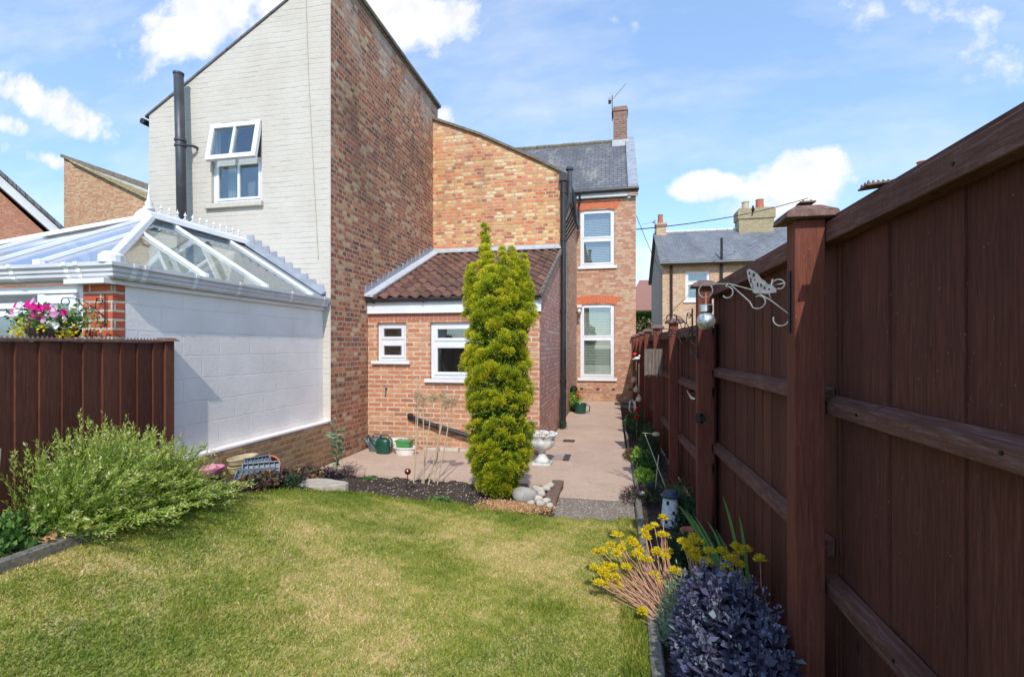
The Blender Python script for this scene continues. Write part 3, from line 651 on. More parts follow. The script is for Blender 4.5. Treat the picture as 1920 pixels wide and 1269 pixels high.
def tbox(b, xa, xb, da, db, oa, ob):
    b.hexa([tl(xa, db, ob), tl(xb, db, ob), tl(xb, db, oa), tl(xa, db, oa)], [tl(xa, da, ob), tl(xb, da, ob), tl(xb, da, oa), tl(xa, da, oa)])
s_ = MB(); w_ = .07
tbox(s_, x0, x0 + w_, 0, hh, 0, .06); tbox(s_, x1 - w_, x1, 0, hh, 0, .06); tbox(s_, x0 + w_, x1 - w_, 0, w_, 0, .06); tbox(s_, x0 + w_, x1 - w_, hh - w_, hh, 0, .06)
tbox(s_, xm - .02, xm + .02, w_, hh - w_, .005, .055); s_.build('open_sash', M['upvc'], wfr, bevel=.004)['label'] = 'top hung sash pushed open at its bottom'
p_ = MB(); tbox(p_, x0 + w_, x1 - w_, w_, hh - w_, .025, .032); p_.build('pane', M['glass_sky'], wfr)
r_ = MB(); r_.add([(HW[0], YG + .6, HW[2]), (HW[1], YG + .6, HW[2]), (HW[1], YG + .6, HW[3]), (HW[0], YG + .6, HW[3])], [(0, 1, 2, 3)])
r_.add([(HW[0], YG + .12, HW[2]), (HW[0], YG + .6, HW[2]), (HW[0], YG + .6, HW[3]), (HW[0], YG + .12, HW[3])], [(0, 1, 2, 3)])
r_.add([(HW[1], YG + .12, HW[2]), (HW[1], YG + .6, HW[2]), (HW[1], YG + .6, HW[3]), (HW[1], YG + .12, HW[3])], [(0, 1, 2, 3)])
r_.build('room', M['interior'], wfr)
c_ = MB()
for i in range(6): c_.tube([(HW[0] + .10 + i * .022, YG + .24 + .012 * (i % 2), HW[2] + .06), (HW[0] + .10 + i * .02, YG + .24 + .012 * (i % 2), HW[3] - .05)], .014, 6)
c_.build('curtain', M['curtain'], wfr)
c_ = MB(); c_.lathe((HW[0] + .26, YG + .17, HW[2] + .056), [(.03, 0), (.04, .06)], 10); c_.build('flower_pot', M['white_pl'], wfr)
c_ = MB(); c_.ball((HW[1] - .30, YG + .17, HW[2] + .10), .035); c_.build('ornament', M['cream_pot'], wfr)
b = MB(); b.box(HW[0] - .08, HW[1] + .03, YG - .06, YG + .05, HW[2] - .075, HW[2]); b.build('sill', M['sill_cream'], wfr, bevel=.008)
# flat segmental head over the window
b = MB(); pts = [(HW[0] - .02, 4.985)] + [(HW[0] + (HW[1] - HW[0]) * i / 12, 4.945 + .055 * math.sin(math.pi * i / 12)) for i in range(13)] + [(HW[1] + .0, 4.985), (HW[1], 5.06), (HW[0], 5.06)]
b.prism_y([q for q in pts][::1], YG - .004, YG + .06); b.build('window_head', M['paint_gable'], hs)
# flue
fl = thing('flue_pipe', 'tall dark grey flue pipe leaning beside the cream gable window', 'flue', (-6.25, 6.22, 2.6))
b = MB(); b.tube([(-6.235, 6.2, 3.1), (-6.265, 6.2, 4.5), (-6.30, 6.2, 5.68)], .066, 20); b.build('pipe', M['flue'], fl, smooth=True)
b = MB(); b.tube([(-6.267, 6.2, 4.60), (-6.268, 6.2, 4.63)], .080, 20); b.tube([(-6.269, 6.2, 4.68), (-6.27, 6.2, 4.71)], .080, 20)
b.tube([(-6.26, 6.2, 4.64), (-6.14, 6.3, 4.64), (-6.14, 6.37, 4.64)], .022, 8); b.build('bracket', M['flue'], fl)
b = MB(); b.lathe((-6.30, 6.2, 5.67), [(.074, 0), (.074, .025), (.06, .026), (.06, .0)], 20); b.build('rim', M['flue'], fl)
# ================================================================ our house: wing, far range, lean-to
XC, YL, YF = -1.10, 7.48, 15.3
br = thing('brick_house', 'orange brick house with stepped wings, slate roof and tiled lean-to', 'house', (-2, 11, 0))
b = MB(); b.prism_y([(XT, 0), (XC, 0), (XC, 5.33), (-1.67, 5.65), (-2.85, 6.25), (XT, 6.69)], YW, YW + .22)
b.build('wing_wall', M['brick_wing'], br)
b = MB(); b.add([(XC, YW + .22, 0), (XC, YF + .02, 0), (XC, YF + .02, 5.33), (XC, YW + .22, 5.33)], [(0, 1, 2, 3)]); b.build('wing_side_wall', M['brick_far'], br)
b = MB(); prof = [(XC + .06, 5.30), (-1.67, 5.65), (-2.85, 6.25), (XT, 6.69)]
for (a, c) in zip(prof[:-1], prof[1:]):
    b.hexa([(c[0], YW - .06, c[1] + .0), (a[0], YW - .06, a[1] + .0), (a[0], YF, a[1]), (c[0], YF, c[1])],
           [(c[0], YW - .06, c[1] + .055), (a[0], YW - .06, a[1] + .055), (a[0], YF, a[1] + .055), (c[0], YF, c[1] + .055)])
b.build('wing_roof', M['coping'], br)
b = MB(); b.box(XC - .01, XC + .02, YW - .05, YF, 5.16, 5.30); b.build('fascia', M['upvc_shade'], br)
b = MB(); b.tube([(XC + .07, YW - .04, 5.26), (XC + .07, YF - .1, 5.26)], .055, 10); b.build('gutter', M['black'], br)
# far range front wall with two windows
U1 = (-.99, .03, 4.10, 5.82); U2 = (-.99, .03, .70, 2.95)
b = MB(); wall_y(b, XC, .66, 0, 6.12, YF, [U1, U2])
b.add([(.66, YF, 0), (.66, YF + 6, 0), (.66, YF + 6, 6.3), (.66, YF + 3, 9.0), (.66, YF, 6.12)], [(0, 1, 2, 3, 4)])
b.build('rear_wall', M['brick_far'], br)
for (h, sp, rm) in ((U1, 4.93, 'interior'), (U2, 1.92, 'interior_pale')):
    fr = window(br, h[0], h[1], h[2], h[3], YF, split=sp, sillz=.085, room=rm, sillm='upvc', fw=.06, gl='glass_sky' if h is U1 else 'glass', sashw=.05)
    bl = MB(); z = h[2] + (.12 if h is U1 else .42)
    while z < h[3] - .08:
        bl.hexa([(h[0] + .08, YF + .19, z), (h[1] - .08, YF + .19, z), (h[1] - .08, YF + .21, z + .012), (h[0] + .08, YF + .21, z + .012)],
                [(h[0] + .08, YF + .185, z + .020), (h[1] - .08, YF + .185, z + .020), (h[1] - .08, YF + .205, z + .032), (h[0] + .08, YF + .205, z + .032)]); z += .05
    bl.build('blind', M['blind'], fr)
    if h is U2:
        c_ = MB(); c_.box(h[0] + .06, h[1] - .06, YF + .16, YF + .17, h[2] + .06, h[2] + .40); c_.build('lower_blind', M['blind'], fr)
    # segmental arch of rubbed bricks
    ar = MB(); n_ = 15
    for i in range(n_):
        f0, f1 = i / n_, (i + 1) / n_ - .006
        def pt(f, r_): 
            sp_ = .13 * r_; x = h[0] - .06 - sp_ + (h[1] - h[0] + .12 + 2 * sp_) * f
            return (x, h[3] - .035 + .07 * math.sin(math.pi * f) + (.23 if r_ else 0) * 1.0)
        a_, b_, c_, d_ = pt(f0, 0), pt(f1, 0), pt(f1, 1), pt(f0, 1)
        ar.prism_y([a_, b_, c_, d_], YF - .008, YF + .1)
    ar.build('brick_arch', M['soldier'], br)
b = MB(); b.box(XC + .01, .70, YF - .14, YF - .12, 6.15, 6.30); b.box(XC + .01, .68, YF - .12, YF, 6.15, 6.16); b.build('fascia', M['upvc_shade'], br)
b = MB(); b.tube([(XC - .05, YF - .19, 6.315), (.74, YF - .19, 6.335)], .062, 10); b.build('gutter', M['black'], br)
b = MB(); b.tube([(-1.0, YF - .19, 6.28), (-1.0, YF - .12, 6.1), (-1.04, YF - .05, 5.95), (-1.04, YF - .05, 5.4)], .035, 8); b.build('downpipe', M['black'], br)
ZE, ZR, YR = 6.33, 9.03, 18.3
b = MB(); b.hexa([(-9, YF - .2, ZE - .0), (.55, YF - .2, ZE), (.55, YR, ZR - .05), (-9, YR, ZR - .05)], [(-9, YF - .2, ZE + .05), (.55, YF - .2, ZE + .05), (.55, YR, ZR), (-9, YR, ZR)])
b.hexa([(-9, YR, ZR - .05), (.55, YR, ZR - .05), (.55, YR + 3, 6.3), (-9, YR + 3, 6.3)], [(-9, YR, ZR), (.55, YR, ZR), (.55, YR + 3, 6.35), (-9, YR + 3, 6.35)])
b.build('slate_roof', M['slate'], br)
b = MB()
for i in range(20): b.tube([(-9 + i * .478, YR, ZR + .01 + .008 * (i % 2)), (-9 + i * .478 + .465, YR, ZR + .01 + .008 * (i % 2))], .09, 8)
b.build('ridge_tiles', M['coping'], br)
b = MB(); b.hexa([(.42, YF - .2, ZE), (.72, YF - .2, ZE), (.72, YR, ZR), (.42, YR, ZR)], [(.42, YF - .2, ZE + .17), (.72, YF - .2, ZE + .17), (.72, YR, ZR + .17), (.42, YR, ZR + .17)])
b.build('parapet_coping', M['lead'], br, bevel=.02)
b = MB(); b.box(.42, .72, YF - .16, YF + .0, 6.18, 6.34); b.build('kneeler', M['brick_far'], br)
ch = MB(); ch.box(0.0, .48, YR - .28, YR + .3, 8.55, 10.02); ch.box(-.03, .51, YR - .31, YR + .33, 10.02, 10.10); ch.box(-.0, .48, YR - .28, YR + .3, 10.10, 10.18)
cho = ch.build('chimney', M['brick_chim'], br)
b = MB(); b.box(-.04, .54, YR - .33, YR - .29, 8.7, 8.98); b.build('lead_flashing', M['lead_pale'], br)
# lean-to
W1 = (-3.77, -3.27, 1.42, 2.04); W2 = (-2.86, -1.75, 1.14, 2.04)
b = MB(); wall_y(b, XT, XC, -.05, 2.19, YL, [W1, W2]); b.build('lean_to_wall', M['brick_lean'], br)
b = MB(); b.prism_x([(YL + .002, -.05), (YW, -.05), (YW, 3.70), (YL + .002, 2.34)], XC - .2, XC); b.build('lean_to_side_wall', M['brick_side'], br)
window(br, *W1, YL, split=1.74, sillz=.05, sillm='upvc', fw=.05, sashw=.045, rd=1.2); window(br, *W2, YL, split=1.71, sillz=.055, sillm='upvc', fw=.06, sashw=.05, rd=1.2)
b = MB(); x = XT + .01
while x < XC - .03:
    b.box(x, x + .064, YL - .004, YL + .02, 2.075, 2.185); x += .075
b.build('header_course', M['soldier_dull'], br)
b = MB(); b.box(XT + .01, XC + .03, YL - .05, YL - .025, 2.19, 2.40); b.box(XT + .01, XC + .03, YL - .06, YL + .0, 2.185, 2.20); b.build('fascia', M['upvc'], br)
b = MB(); b.tube([(XT + .02, YL - .09, 2.405), (XC + .05, YL - .09, 2.41)], .045, 10)
for q in (-3.8, -2.95, -2.1): b.tube([(q, YL - .05, 2.36), (q, YL - .12, 2.36)], .012, 6)
b.build('gutter', M['black'], br)
def pantiles(x0, x1, y0, z0, y1, z1, pw=.175, rows=12, step=.03, amp=.026):
    b = MB(); L = math.hypot(y1 - y0, z1 - z0); dy, dz = (y1 - y0) / L, (z1 - z0) / L; ny, nz = -dz, dy
    k = 0; x = x0
    while x < x1 - .05:
        w = min(pw, x1 - x)
        for r in range(rows):
            b.tint = random.random(); jig = random.uniform(-.006, .006); tj = random.uniform(-.012, .012)
            vs = []; n = 8
            for (t_, off) in ((r / rows * L - .02 + tj, step), ((r + 1) / rows * L + .0, .0)):
                for i in range(n + 1):
                    f = i / n; h = amp * math.sin(2 * math.pi * f * .92 + .5) * (1 if f < .62 else .8) + off + jig
                    xx = x + w * f * 1.06
                    vs.append((xx, y0 + dy * t_ + ny * h, z0 + dz * t_ + nz * h))
            m_ = n + 1; fs = [(i, i + 1, m_ + i + 1, m_ + i) for i in range(n)]
            low = [(q[0], q[1] - ny * .022, q[2] - nz * .022) for q in vs[:m_]]
            fs += [(2 * m_ + i, 2 * m_ + i + 1, i + 1, i) for i in range(n)]
            b.add(vs + low, fs)
        x += pw; k += 1
    return b
pantiles(XT + .06, XC + .06, YL - .13, 2.43, YW - .02, 3.70).build('lean_to_roof', M['pantile'], br)
b = MB(); b.hexa([(XT, YL - .1, 2.395), (XC + .02, YL - .1, 2.395), (XC + .02, YW, 3.66), (XT, YW, 3.66)], [(XT, YL - .1, 2.41), (XC + .02, YL - .1, 2.41), (XC + .02, YW, 3.68), (XT, YW, 3.68)])
b.build('roof_deck', M['coping'], br)
b = MB(); b.hexa([(XC - .0, YL - .12, 2.36), (XC + .05, YL - .12, 2.36), (XC + .05, YW, 3.64), (XC, YW, 3.64)], [(XC, YL - .12, 2.44), (XC + .05, YL - .12, 2.44), (XC + .05, YW, 3.73), (XC, YW, 3.73)])
b.build('verge', M['coping'], br)
b = MB(); b.box(XT, XC + .04, YW - .03, YW - .002, 3.70, 3.81); b.box(XT, XC + .04, YW - .12, YW - .02, 3.705, 3.74)
b.build('lead_flashing', M['lead_pale'], br)
b = MB(); n_ = 15
for i in range(n_):
    f0, f1 = i / n_, (i + 1) / n_; ya, yb = YL - .12 + (YW - YL + .12) * f0, YL - .12 + (YW - YL + .12) * f1; za, zb = 2.46 + 1.29 * f0, 2.46 + 1.29 * f1
    b.prism_x([(ya, za - .04), (yb + .02, zb - .04), (yb + .02, zb + .10), (ya + .02, zb + .10), (ya, za + .07)], XT + .003, XT + .012 + .002 * (i % 2))
b.build('lead_flashing', M['lead'], br)
b = MB(); b.hexa([(XT + .01, YL - .16, 2.46), (XT + .16, YL - .16, 2.44), (XT + .16, YW - .03, 3.72), (XT + .01, YW - .03, 3.75)], [(XT + .01, YL - .16, 2.49), (XT + .16, YL - .16, 2.475), (XT + .16, YW - .03, 3.75), (XT + .01, YW - .03, 3.78)])
b.build('lead_valley', M['lead_pale'], br)
# pale footing stones showing at the foot of the lean-to
b = MB()
for (xa, xb, h_) in ((-2.95, -2.7, .05), (-2.68, -2.38, .06), (-2.36, -1.9, .055), (-1.87, -1.5, .06)): b.box(xa, xb, YL - .035, YL - .003, 0, h_)
b.build('footing', M['rock_pale'], br, bevel=.008)
# outside fittings of the lean-to
b = MB(); b.tube([(-3.18, YL - .04, .53), (-2.95, YL - .07, .46), (-2.2, YL - .08, .27), (-1.6, YL - .08, .13)], .038, 10); b.tube([(-3.20, YL - .0, .56), (-3.17, YL - .04, .50)], .05, 10)
b.tube([(-2.72, YL - .075, .40), (-2.66, YL - .076, .385)], .046, 10); b.build('waste_pipe', M['black'], br, smooth=True)
b = MB(); b.tube([(-3.60, YL, .98), (-3.60, YL - .09, .98), (-3.60, YL - .11, .93)], .012, 8); b.tube([(-3.63, YL - .07, 1.02), (-3.57, YL - .07, 1.02)], .008, 6); b.tube([(-3.60, YL - .07, .98), (-3.60, YL - .07, 1.02)], .008, 6)
b.build('tap', M['silver'], br)
# soil pipes at the wing corner
b = MB(); b.tube([(XC + .075, YW - .09, .0), (XC + .075, YW - .09, 5.16)], .058, 14)
for z in (.9, 2.35, 3.85, 4.85): b.tube([(XC + .075, YW - .09, z), (XC + .075, YW - .09, z + .07)], .068, 14)
b.tube([(XC + .075, YW - .09, 5.1), (XC + .07, YW - .02, 5.25)], .05, 10); b.box(XC + .0, XC + .15, YW - .17, YW - .02, 5.10, 5.26)
b.build('soil_pipe', M['black'], br, smooth=False)
b = MB(); b.tube([(XC + .04, YW + .32, 4.45), (XC + .15, YW + .27, 4.75), (XC + .18, YW + .25, 4.95), (XC + .18, YW + .25, 5.48)], .052, 12); b.lathe((XC + .18, YW + .25, 5.45), [(.05, -.02), (.085, .0), (.085, .03), (.06, .07), (.01, .09)], 14)
b.build('vent_pipe', M['flue'], br, smooth=False)
b = MB()
for i in range(5): b.tube([(XC + .2 + .02 * i, YW + .5 + .02 * i, 5.2 - .06 * i), (XC + .24 + .015 * i, YW + .6, 4.75 - .1 * i), (XC + .05, YW + .7, 4.4 - .1 * i)], .02, 6)
b.build('pipe_bundle', M['black'], br)
b = MB(); b.box(-1.06, -.93, YF - .38, YF - .02, 2.82, 2.90); b.ball((-1.0, YF - .36, 2.72), .06); b.tube([(-1.0, YF - .3, 2.82), (-1.0, YF - .36, 2.7)], .015, 6); b.build('security_light', M['white_pl'], br)
for q in (-.95, -.46, .0, .5):
    b = MB(); b.box(q - .05, q + .05, YF - .006, YF - .002, .33, .40)
    for k in range(4): b.box(q - .045 + k * .024, q - .030 + k * .024, YF - .009, YF - .006, .34, .39)
    b.build('air_brick', M['grate'], br)
# TV aerial
def aerial(name, label, x, y, z, s, heading, tilt, parent=None):
    a = thing(name, label, 'aerial', (x, y, z))
    b = MB(); b.tube([(x, y, z), (x, y, z + .75 * s)], .012 * max(1, s), 6); b.build('mast', M['iron'], a)
    dx, dy, dz = math.cos(heading) * math.cos(tilt), math.sin(heading) * math.cos(tilt), math.sin(tilt)
    p0 = Vector((x, y, z + .62 * s)); d = Vector((dx, dy, dz)); sd = d.cross(Vector((0, 0, 1))).normalized()
    b = MB(); b.tube([p0 - d * .12 * s, p0 + d * .75 * s], .008 * max(1, s), 5)
    for i in range(9): c = p0 + d * (.1 + .07 * i) * s; b.tube([c - sd * .09 * s, c + sd * .09 * s], .004 * max(1, s), 4)
    b.box(p0.x - .11 * s, p0.x - .03 * s, y - .12 * s, y + .12 * s, p0.z - .06 * s, p0.z + .02 * s); b.build('antenna', M['silver'], a)
    return a
aerial('tv_aerial', 'spiky television aerial beside the narrow brown chimney', -.04, YR - .1, 9.75, 1.25, R(35), R(50))
# ================================================================ conservatory
XB = -4.05; YC = 3.35; XE, YE, ZV = -3.95, 3.25, 2.30; XRI, YRI, ZRI = -5.34, 4.89, 3.17; XEL = -6.73
cv = thing('conservatory', 'white framed conservatory with hipped glass roof and painted block side wall', 'conservatory', (-5.3, 4.9, 0))
b = MB(); b.box(XB - .2, XB, YC + .11, YG - .002, .61, 2.22); b.build('block_wall', M['paint_block'], cv)
b = MB(); b.box(XB - .16, XT, YC + .3, YG - .002, -.12, .575); b.build('plinth', M['brick_plinth'], cv)
b = MB(); b.box(XB - .16, XT + .004, YC + .3, YG - .002, .578, .607); b.build('plinth_cap', M['paint_block'], cv, bevel=.006)
b = MB(); b.box(-4.35, XB + .002, YC, YC + .105, 0, 2.19); b.build('pillar', M['brick_pillar'], cv)
# gutter (moulded) along side and front, mitred at the corner
def sweep(b, prof, path_f):
    n = len(prof); base = len(b.v)
    for pt in path_f:
        for (o_, z) in prof: b.v.append((pt[0] + pt[2] * o_, pt[1] + pt[3] * o_, z)); b.t.append(0)
    for i in range(len(path_f) - 1):
        for k in range(n):
            k2 = (k + 1) % n; b.f.append((base + i * n + k, base + i * n + k2, base + (i + 1) * n + k2, base + (i + 1) * n + k))
    b.f.append(tuple(base + k for k in range(n))); b.f.append(tuple(base + (len(path_f) - 1) * n + k for k in range(n - 1, -1, -1)))
gp = [(-.02, 2.215), (.05, 2.205), (.075, 2.225), (.075, 2.25), (.09, 2.262), (.09, 2.29), (.115, 2.305), (.115, 2.335), (.10, 2.335), (.09, 2.30), (-.02, 2.30)]
b = MB(); sweep(b, gp, [(XEL, YE + .10, 0, -1), (XB + .02, YE + .10, 1, -1), (XB + .02, YG - .02, 1, 0)]); b.build('gutter', M['upvc_shade'], cv)
for (q, side) in ((4.05, 1), (4.62, 1), (5.5, 1), (6.2, 1), (3.42, 1), (3.52, 1), (-4.3, 0), (-4.42, 0), (-5.0, 0)):
    b = MB(); gq = [(o_ + .006 if o_ > 0 else o_, z + (.006 if z > 2.3 else -.004)) for o_, z in gp]
    if side: sweep(b, gq, [(XB + .02, q, 1, 0), (XB + .02, q + .045, 1, 0)])
    else: sweep(b, gq, [(q, YE + .10, 0, -1), (q + .045, YE + .10, 0, -1)])
    b.build('gutter_clip', M['upvc'], cv)
b = MB(); b.box(XB - .02, XB + .035, YE + .0, YG - .01, 2.165, 2.205); b.box(-4.42, XB - .02, YE - .0, YC + .02, 2.165, 2.205); b.build('soffit_trim', M['upvc'], cv)
b = MB(); b.box(XB - .2, XB + .0, YE + .13, YG, 2.222, 2.33); b.box(XEL, XB - .2, YC, YC + .1, 2.207, 2.33); b.build('eaves_beam', M['upvc'], cv)
RC = (XB + .09, YE + .01, 2.335); LCn = (XEL - .09, YE + .01, 2.335); RE = (XRI, YRI, ZRI)
xr, yr, zr = RC
def onroof_side(y, f):   # f from eave (0) to ridge (1) on the right slope
    return (xr + (XRI - xr) * f, y, zr + (ZRI - zr) * f)
def onroof_front(x, f):
    return (x, yr + (YRI - yr) * f, zr + (ZRI - zr) * f)
def bar(pa, pb, w, h, name, mat=None):
    a, c = Vector(pa), Vector(pb); d = (c - a).normalized(); s_ = d.cross(Vector((0, 0, 1))).normalized() * w / 2; u_ = s_.cross(d).normalized(); u_ = u_ * (h if u_.z > 0 else -h)
    b = MB(); b.hexa([a - s_, a + s_, c + s_, c - s_], [a - s_ * .55 + u_, a + s_ * .55 + u_, c + s_ * .55 + u_, c - s_ * .55 + u_]); return b.build(name, mat or M['upvc'], cv, bevel=.005)
# panes between bars
ys = [yr + .02, 4.23, 5.11, 5.99, YG - .08]
def fr_at(y): return min(1., max(0., (y - yr) / (YRI - yr)))
for a, c in zip(ys[:-1], ys[1:]):
    fa, fc = fr_at(a), fr_at(c)
    pts = [onroof_side(a, 0), onroof_side(c, 0), onroof_side(c, fc)]
    if fa < 1 and fc == 1 and a < YRI: pts.append(onroof_side(YRI, 1))
    if fa > .02: pts.append(onroof_side(a, fa))
    b = MB(); b.add(pts, [tuple(range(len(pts)))]); b.build('roof_pane', M['roof_glass'] if c < 6.1 else M['lead'], cv)
for y in ys[1:-1]: bar(onroof_side(y, 0), onroof_side(y, fr_at(y)), .042, .032, 'glazing_bar')
xs_ = [xr - .02, -4.72, -5.34, -5.96, LCn[0] + .02]
def ff_at(x): return min((x - xr) / (XRI - xr), (x - LCn[0]) / (XRI - LCn[0]))
for a, c in zip(xs_[:-1], xs_[1:]):
    fa, fc = max(0, ff_at(a)), max(0, ff_at(c)); pts = [onroof_front(a, 0)]
    if fa > .03: pts.append(onroof_front(a, fa))
    if fc > .03: pts.append(onroof_front(c, fc))
    pts.append(onroof_front(c, 0))
    b = MB(); b.add(pts[::-1], [tuple(range(len(pts)))]); b.build('roof_pane', M['roof_glass_front'], cv)
for x in xs_[1:-1]: bar(onroof_front(x, 0), onroof_front(x, max(.05, ff_at(x))), .042, .032, 'glazing_bar')
# left slope
b = MB(); b.add([LCn, (XRI, YRI, ZRI), (XRI, YG - .05, ZRI), (LCn[0], YG - .05, zr)], [(0, 1, 2, 3)]); b.build('roof_pane', M['roof_glass'], cv)
bar(RC, (XRI, YRI, ZRI + .01), .10, .045, 'hip_bar'); bar(LCn, (XRI, YRI, ZRI + .01), .10, .045, 'hip_bar')
b = MB(); b.lathe((RC[0] - .05, RC[1] + .05, 2.33), [(.09, 0), (.09, .06), (.06, .09), (.01, .10)], 16); b.build('hip_end_cap', M['upvc'], cv)
for q in (4.23, 5.11, 5.99): b = MB(); b.lathe((xr - .03, q, 2.33), [(.05, 0), (.05, .045), (.02, .055)], 10); b.build('bar_end_cap', M['upvc'], cv)
b = MB(); b.lathe((-4.72, yr + .03, 2.33), [(.05, 0), (.05, .045), (.02, .055)], 10); b.build('bar_end_cap', M['upvc'], cv)
b = MB(); b.prism_y([(XRI - .13, ZRI - .03), (XRI + .13, ZRI - .03), (XRI + .11, ZRI + .03), (XRI + .03, ZRI + .08), (XRI - .03, ZRI + .08), (XRI - .11, ZRI + .03)], YRI - .12, YG - .01); b.build('ridge_cap', M['upvc'], cv)
b = MB(); b.box(XRI - .09, XRI - .02, YRI + .05, YG - .02, ZRI - .13, ZRI - .05); b.box(XRI + .02, XRI + .09, YRI + .05, YG - .02, ZRI - .13, ZRI - .05); b.build('ridge_beam', M['lead'], cv)
b = MB(); b.lathe((XRI, YRI - .04, ZRI + .08), [(.06, 0), (.06, .03), (.03, .05), (.045, .08), (.02, .12), (.008, .22), (.004, .30)], 12); b.build('finial', M['upvc'], cv, smooth=True)
y = YRI + .12
while y < YG - .1:
    b = MB()
    b.tube([(XRI, y, ZRI + .07), (XRI, y, ZRI + .13)], .008, 6); b.ball((XRI, y, ZRI + .15), .018, 8); b.tube([(XRI, y - .03, ZRI + .09), (XRI, y, ZRI + .12), (XRI, y + .03, ZRI + .09)], .007, 5)
    b.tube([(XRI, y, ZRI + .16), (XRI, y, ZRI + .19)], [.008, .002], 6); y += .115
    b.build('ridge_crest', M['upvc'], cv)
# stepped lead flashing up the gable
b = MB(); n_ = 10
for i in range(n_):
    f0 = i / n_; f1 = (i + 1) / n_; xa = -4.02 + (-5.28 + 4.02) * f0; xb = -4.02 + (-5.28 + 4.02) * f1
    za, zb = 2.36 + .84 * f0, 2.36 + .84 * f1
    b.prism_y([(xb, zb - .10), (xa, za - .10), (xa, za + .03), (xa - .015, zb + .085), (xb, zb + .085)], YG - .012 - .003 * (i % 2), YG - .003)
b.build('stepped_flashing', M['lead'], cv)
b = MB(); b.hexa([(-4.0, YG - .13, 2.375), (-4.0, YG - .012, 2.40), (XRI + .05, YG - .012, ZRI + .03), (XRI + .05, YG - .13, ZRI + .0)], [(-4.0, YG - .13, 2.385), (-4.0, YG - .012, 2.44), (XRI + .05, YG - .012, ZRI + .07), (XRI + .05, YG - .13, ZRI + .015)])
b.build('lead_apron', M['lead'], cv)
# front: doors and lights
b = MB(); frame_box(b, -6.73, -4.36, .1, 2.165, YC + .02, YC + .09, .06)
for x in (-4.86, -5.62): b.box(x, x + .07, YC + .015, YC + .095, .16, 2.1)
b.box(-6.67, -4.93 + .07, YC + .017, YC + .092, 1.98, 2.03)
b.build('front_frame', M['upvc'], cv, bevel=.004)
for (xa, xb, za, zb) in ((-4.79, -4.42, 1.30, 2.09), (-4.79, -4.42, .2, 1.26), (-5.55, -4.87, .2, 1.96), (-6.6, -5.64, .2, 1.96)):
    s_ = MB(); frame_box(s_, xa, xb, za, zb, YC - .005, YC + .03, .075 if xa > -4.8 else .05); so_ = s_.build('sash', M['upvc'], cv, bevel=.004)
    p_ = MB(); p_.box(xa + .04, xb - .04, YC + .008, YC + .014, za + .04, zb - .04); p_.build('pane', M['glass_sky'], so_)
    if xa < -4.8:
        q = MB(); q.box((xa + xb) / 2 - .2, (xa + xb) / 2 - .188, YC + .0, YC + .02, za + .05, zb - .05); q.build('glazing_strip', M['upvc'], so_)
b = MB(); b.box(-6.73, XB - .2, YC + .2, YG, .02, .06); b.build('floor', M['cover'], cv)
b = MB(); b.box(-6.78, -6.73, YC, YG, 0, 2.3); b.build('left_wall', M['interior_pale'], cv)
# ================================================================ left boundary fence
XF = -3.965
lf = thing('wooden_fence', 'low brown close-boarded fence in front of the conservatory', 'fence', (XF, 2.5, .3))
b = MB(); y = -1.05
while y < 3.70:
    b.tint = random.random(); z0 = gz_(XF, y) - .05; z1 = 1.685
    w = .16; ov = .0
    b.hexa([(XF - .01, y, z0), (XF + .026, y, z0), (XF + .008, y + w, z0), (XF - .01, y + w, z0)], [(XF - .01, y, z1), (XF + .026, y, z1), (XF + .008, y + w, z1), (XF - .01, y + w, z1)]); y += .146
b.build('boards', M['wood_left'], lf)
b = MB(); b.box(XF - .06, XF + .034, 3.735, 3.825, .0, 1.70); b.build('post', M['wood_left'], lf, bevel=.004)
b = MB(); b.box(XF - .03, XF + .035, -1.1, 3.74, 1.686, 1.71); b.build('capping_rail', M['wood_cap'], lf, bevel=.004)
b = MB(); y = -1.0
while y < 3.66:
    b.tube([(XF, y, 1.71), (XF, y, 1.724)], [.008, .004], 5, True); y += .03
b.build('spike_strip', M['wood_cap'], lf)
b = MB(); b.hexa([(XF - .09, 3.70, 1.70), (XF + .07, 3.70, 1.70), (XF + .07, 3.86, 1.70), (XF - .09, 3.86, 1.70)], [(XF - .05, 3.73, 1.73), (XF + .03, 3.73, 1.73), (XF + .03, 3.83, 1.73), (XF - .05, 3.83, 1.73)]); b.build('post_cap', M['wood_cap'], lf)
# ================================================================ right boundary fence
PY_ = [(-1.6, .75), (.0, .75), (2.29, .75), (4.50, .71), (6.20, .66), (7.95, .61), (9.7, .58), (11.5, .57), (13.3, .57), (15.15, .565)]
rf = thing('wooden_fence', 'tall dark brown board fence with capped posts down the right side', 'fence', (.8, 2.5, 0))
TOP = [2.16, 2.16, 2.13, 2.13, 1.92, 1.92, 1.90, 1.90, 1.9, 1.9]
def post(x, y, zt, cap=True):
    b = MB(); b.box(x, x + (.118 if y < 5 else .10), y, y + .10, -.1, zt); b.build('post', M['wood_post'], rf, bevel=.005)
    if cap:
        b = MB(); b.hexa([(x - .045, y - .045, zt + .002), (x + .16, y - .045, zt + .002), (x + .16, y + .145, zt + .002), (x - .045, y + .145, zt + .002)],
                         [(x - .04, y - .04, zt + .03), (x + .155, y - .04, zt + .03), (x + .155, y + .14, zt + .03), (x - .04, y + .14, zt + .03)])
        b.hexa([(x - .04, y - .04, zt + .03), (x + .155, y - .04, zt + .03), (x + .155, y + .14, zt + .03), (x - .04, y + .14, zt + .03)],
               [(x + .01, y + .01, zt + .062), (x + .105, y + .01, zt + .062), (x + .105, y + .09, zt + .062), (x + .01, y + .09, zt + .062)])
        b.build('post_cap', M['wood_cap'], rf, bevel=.004)
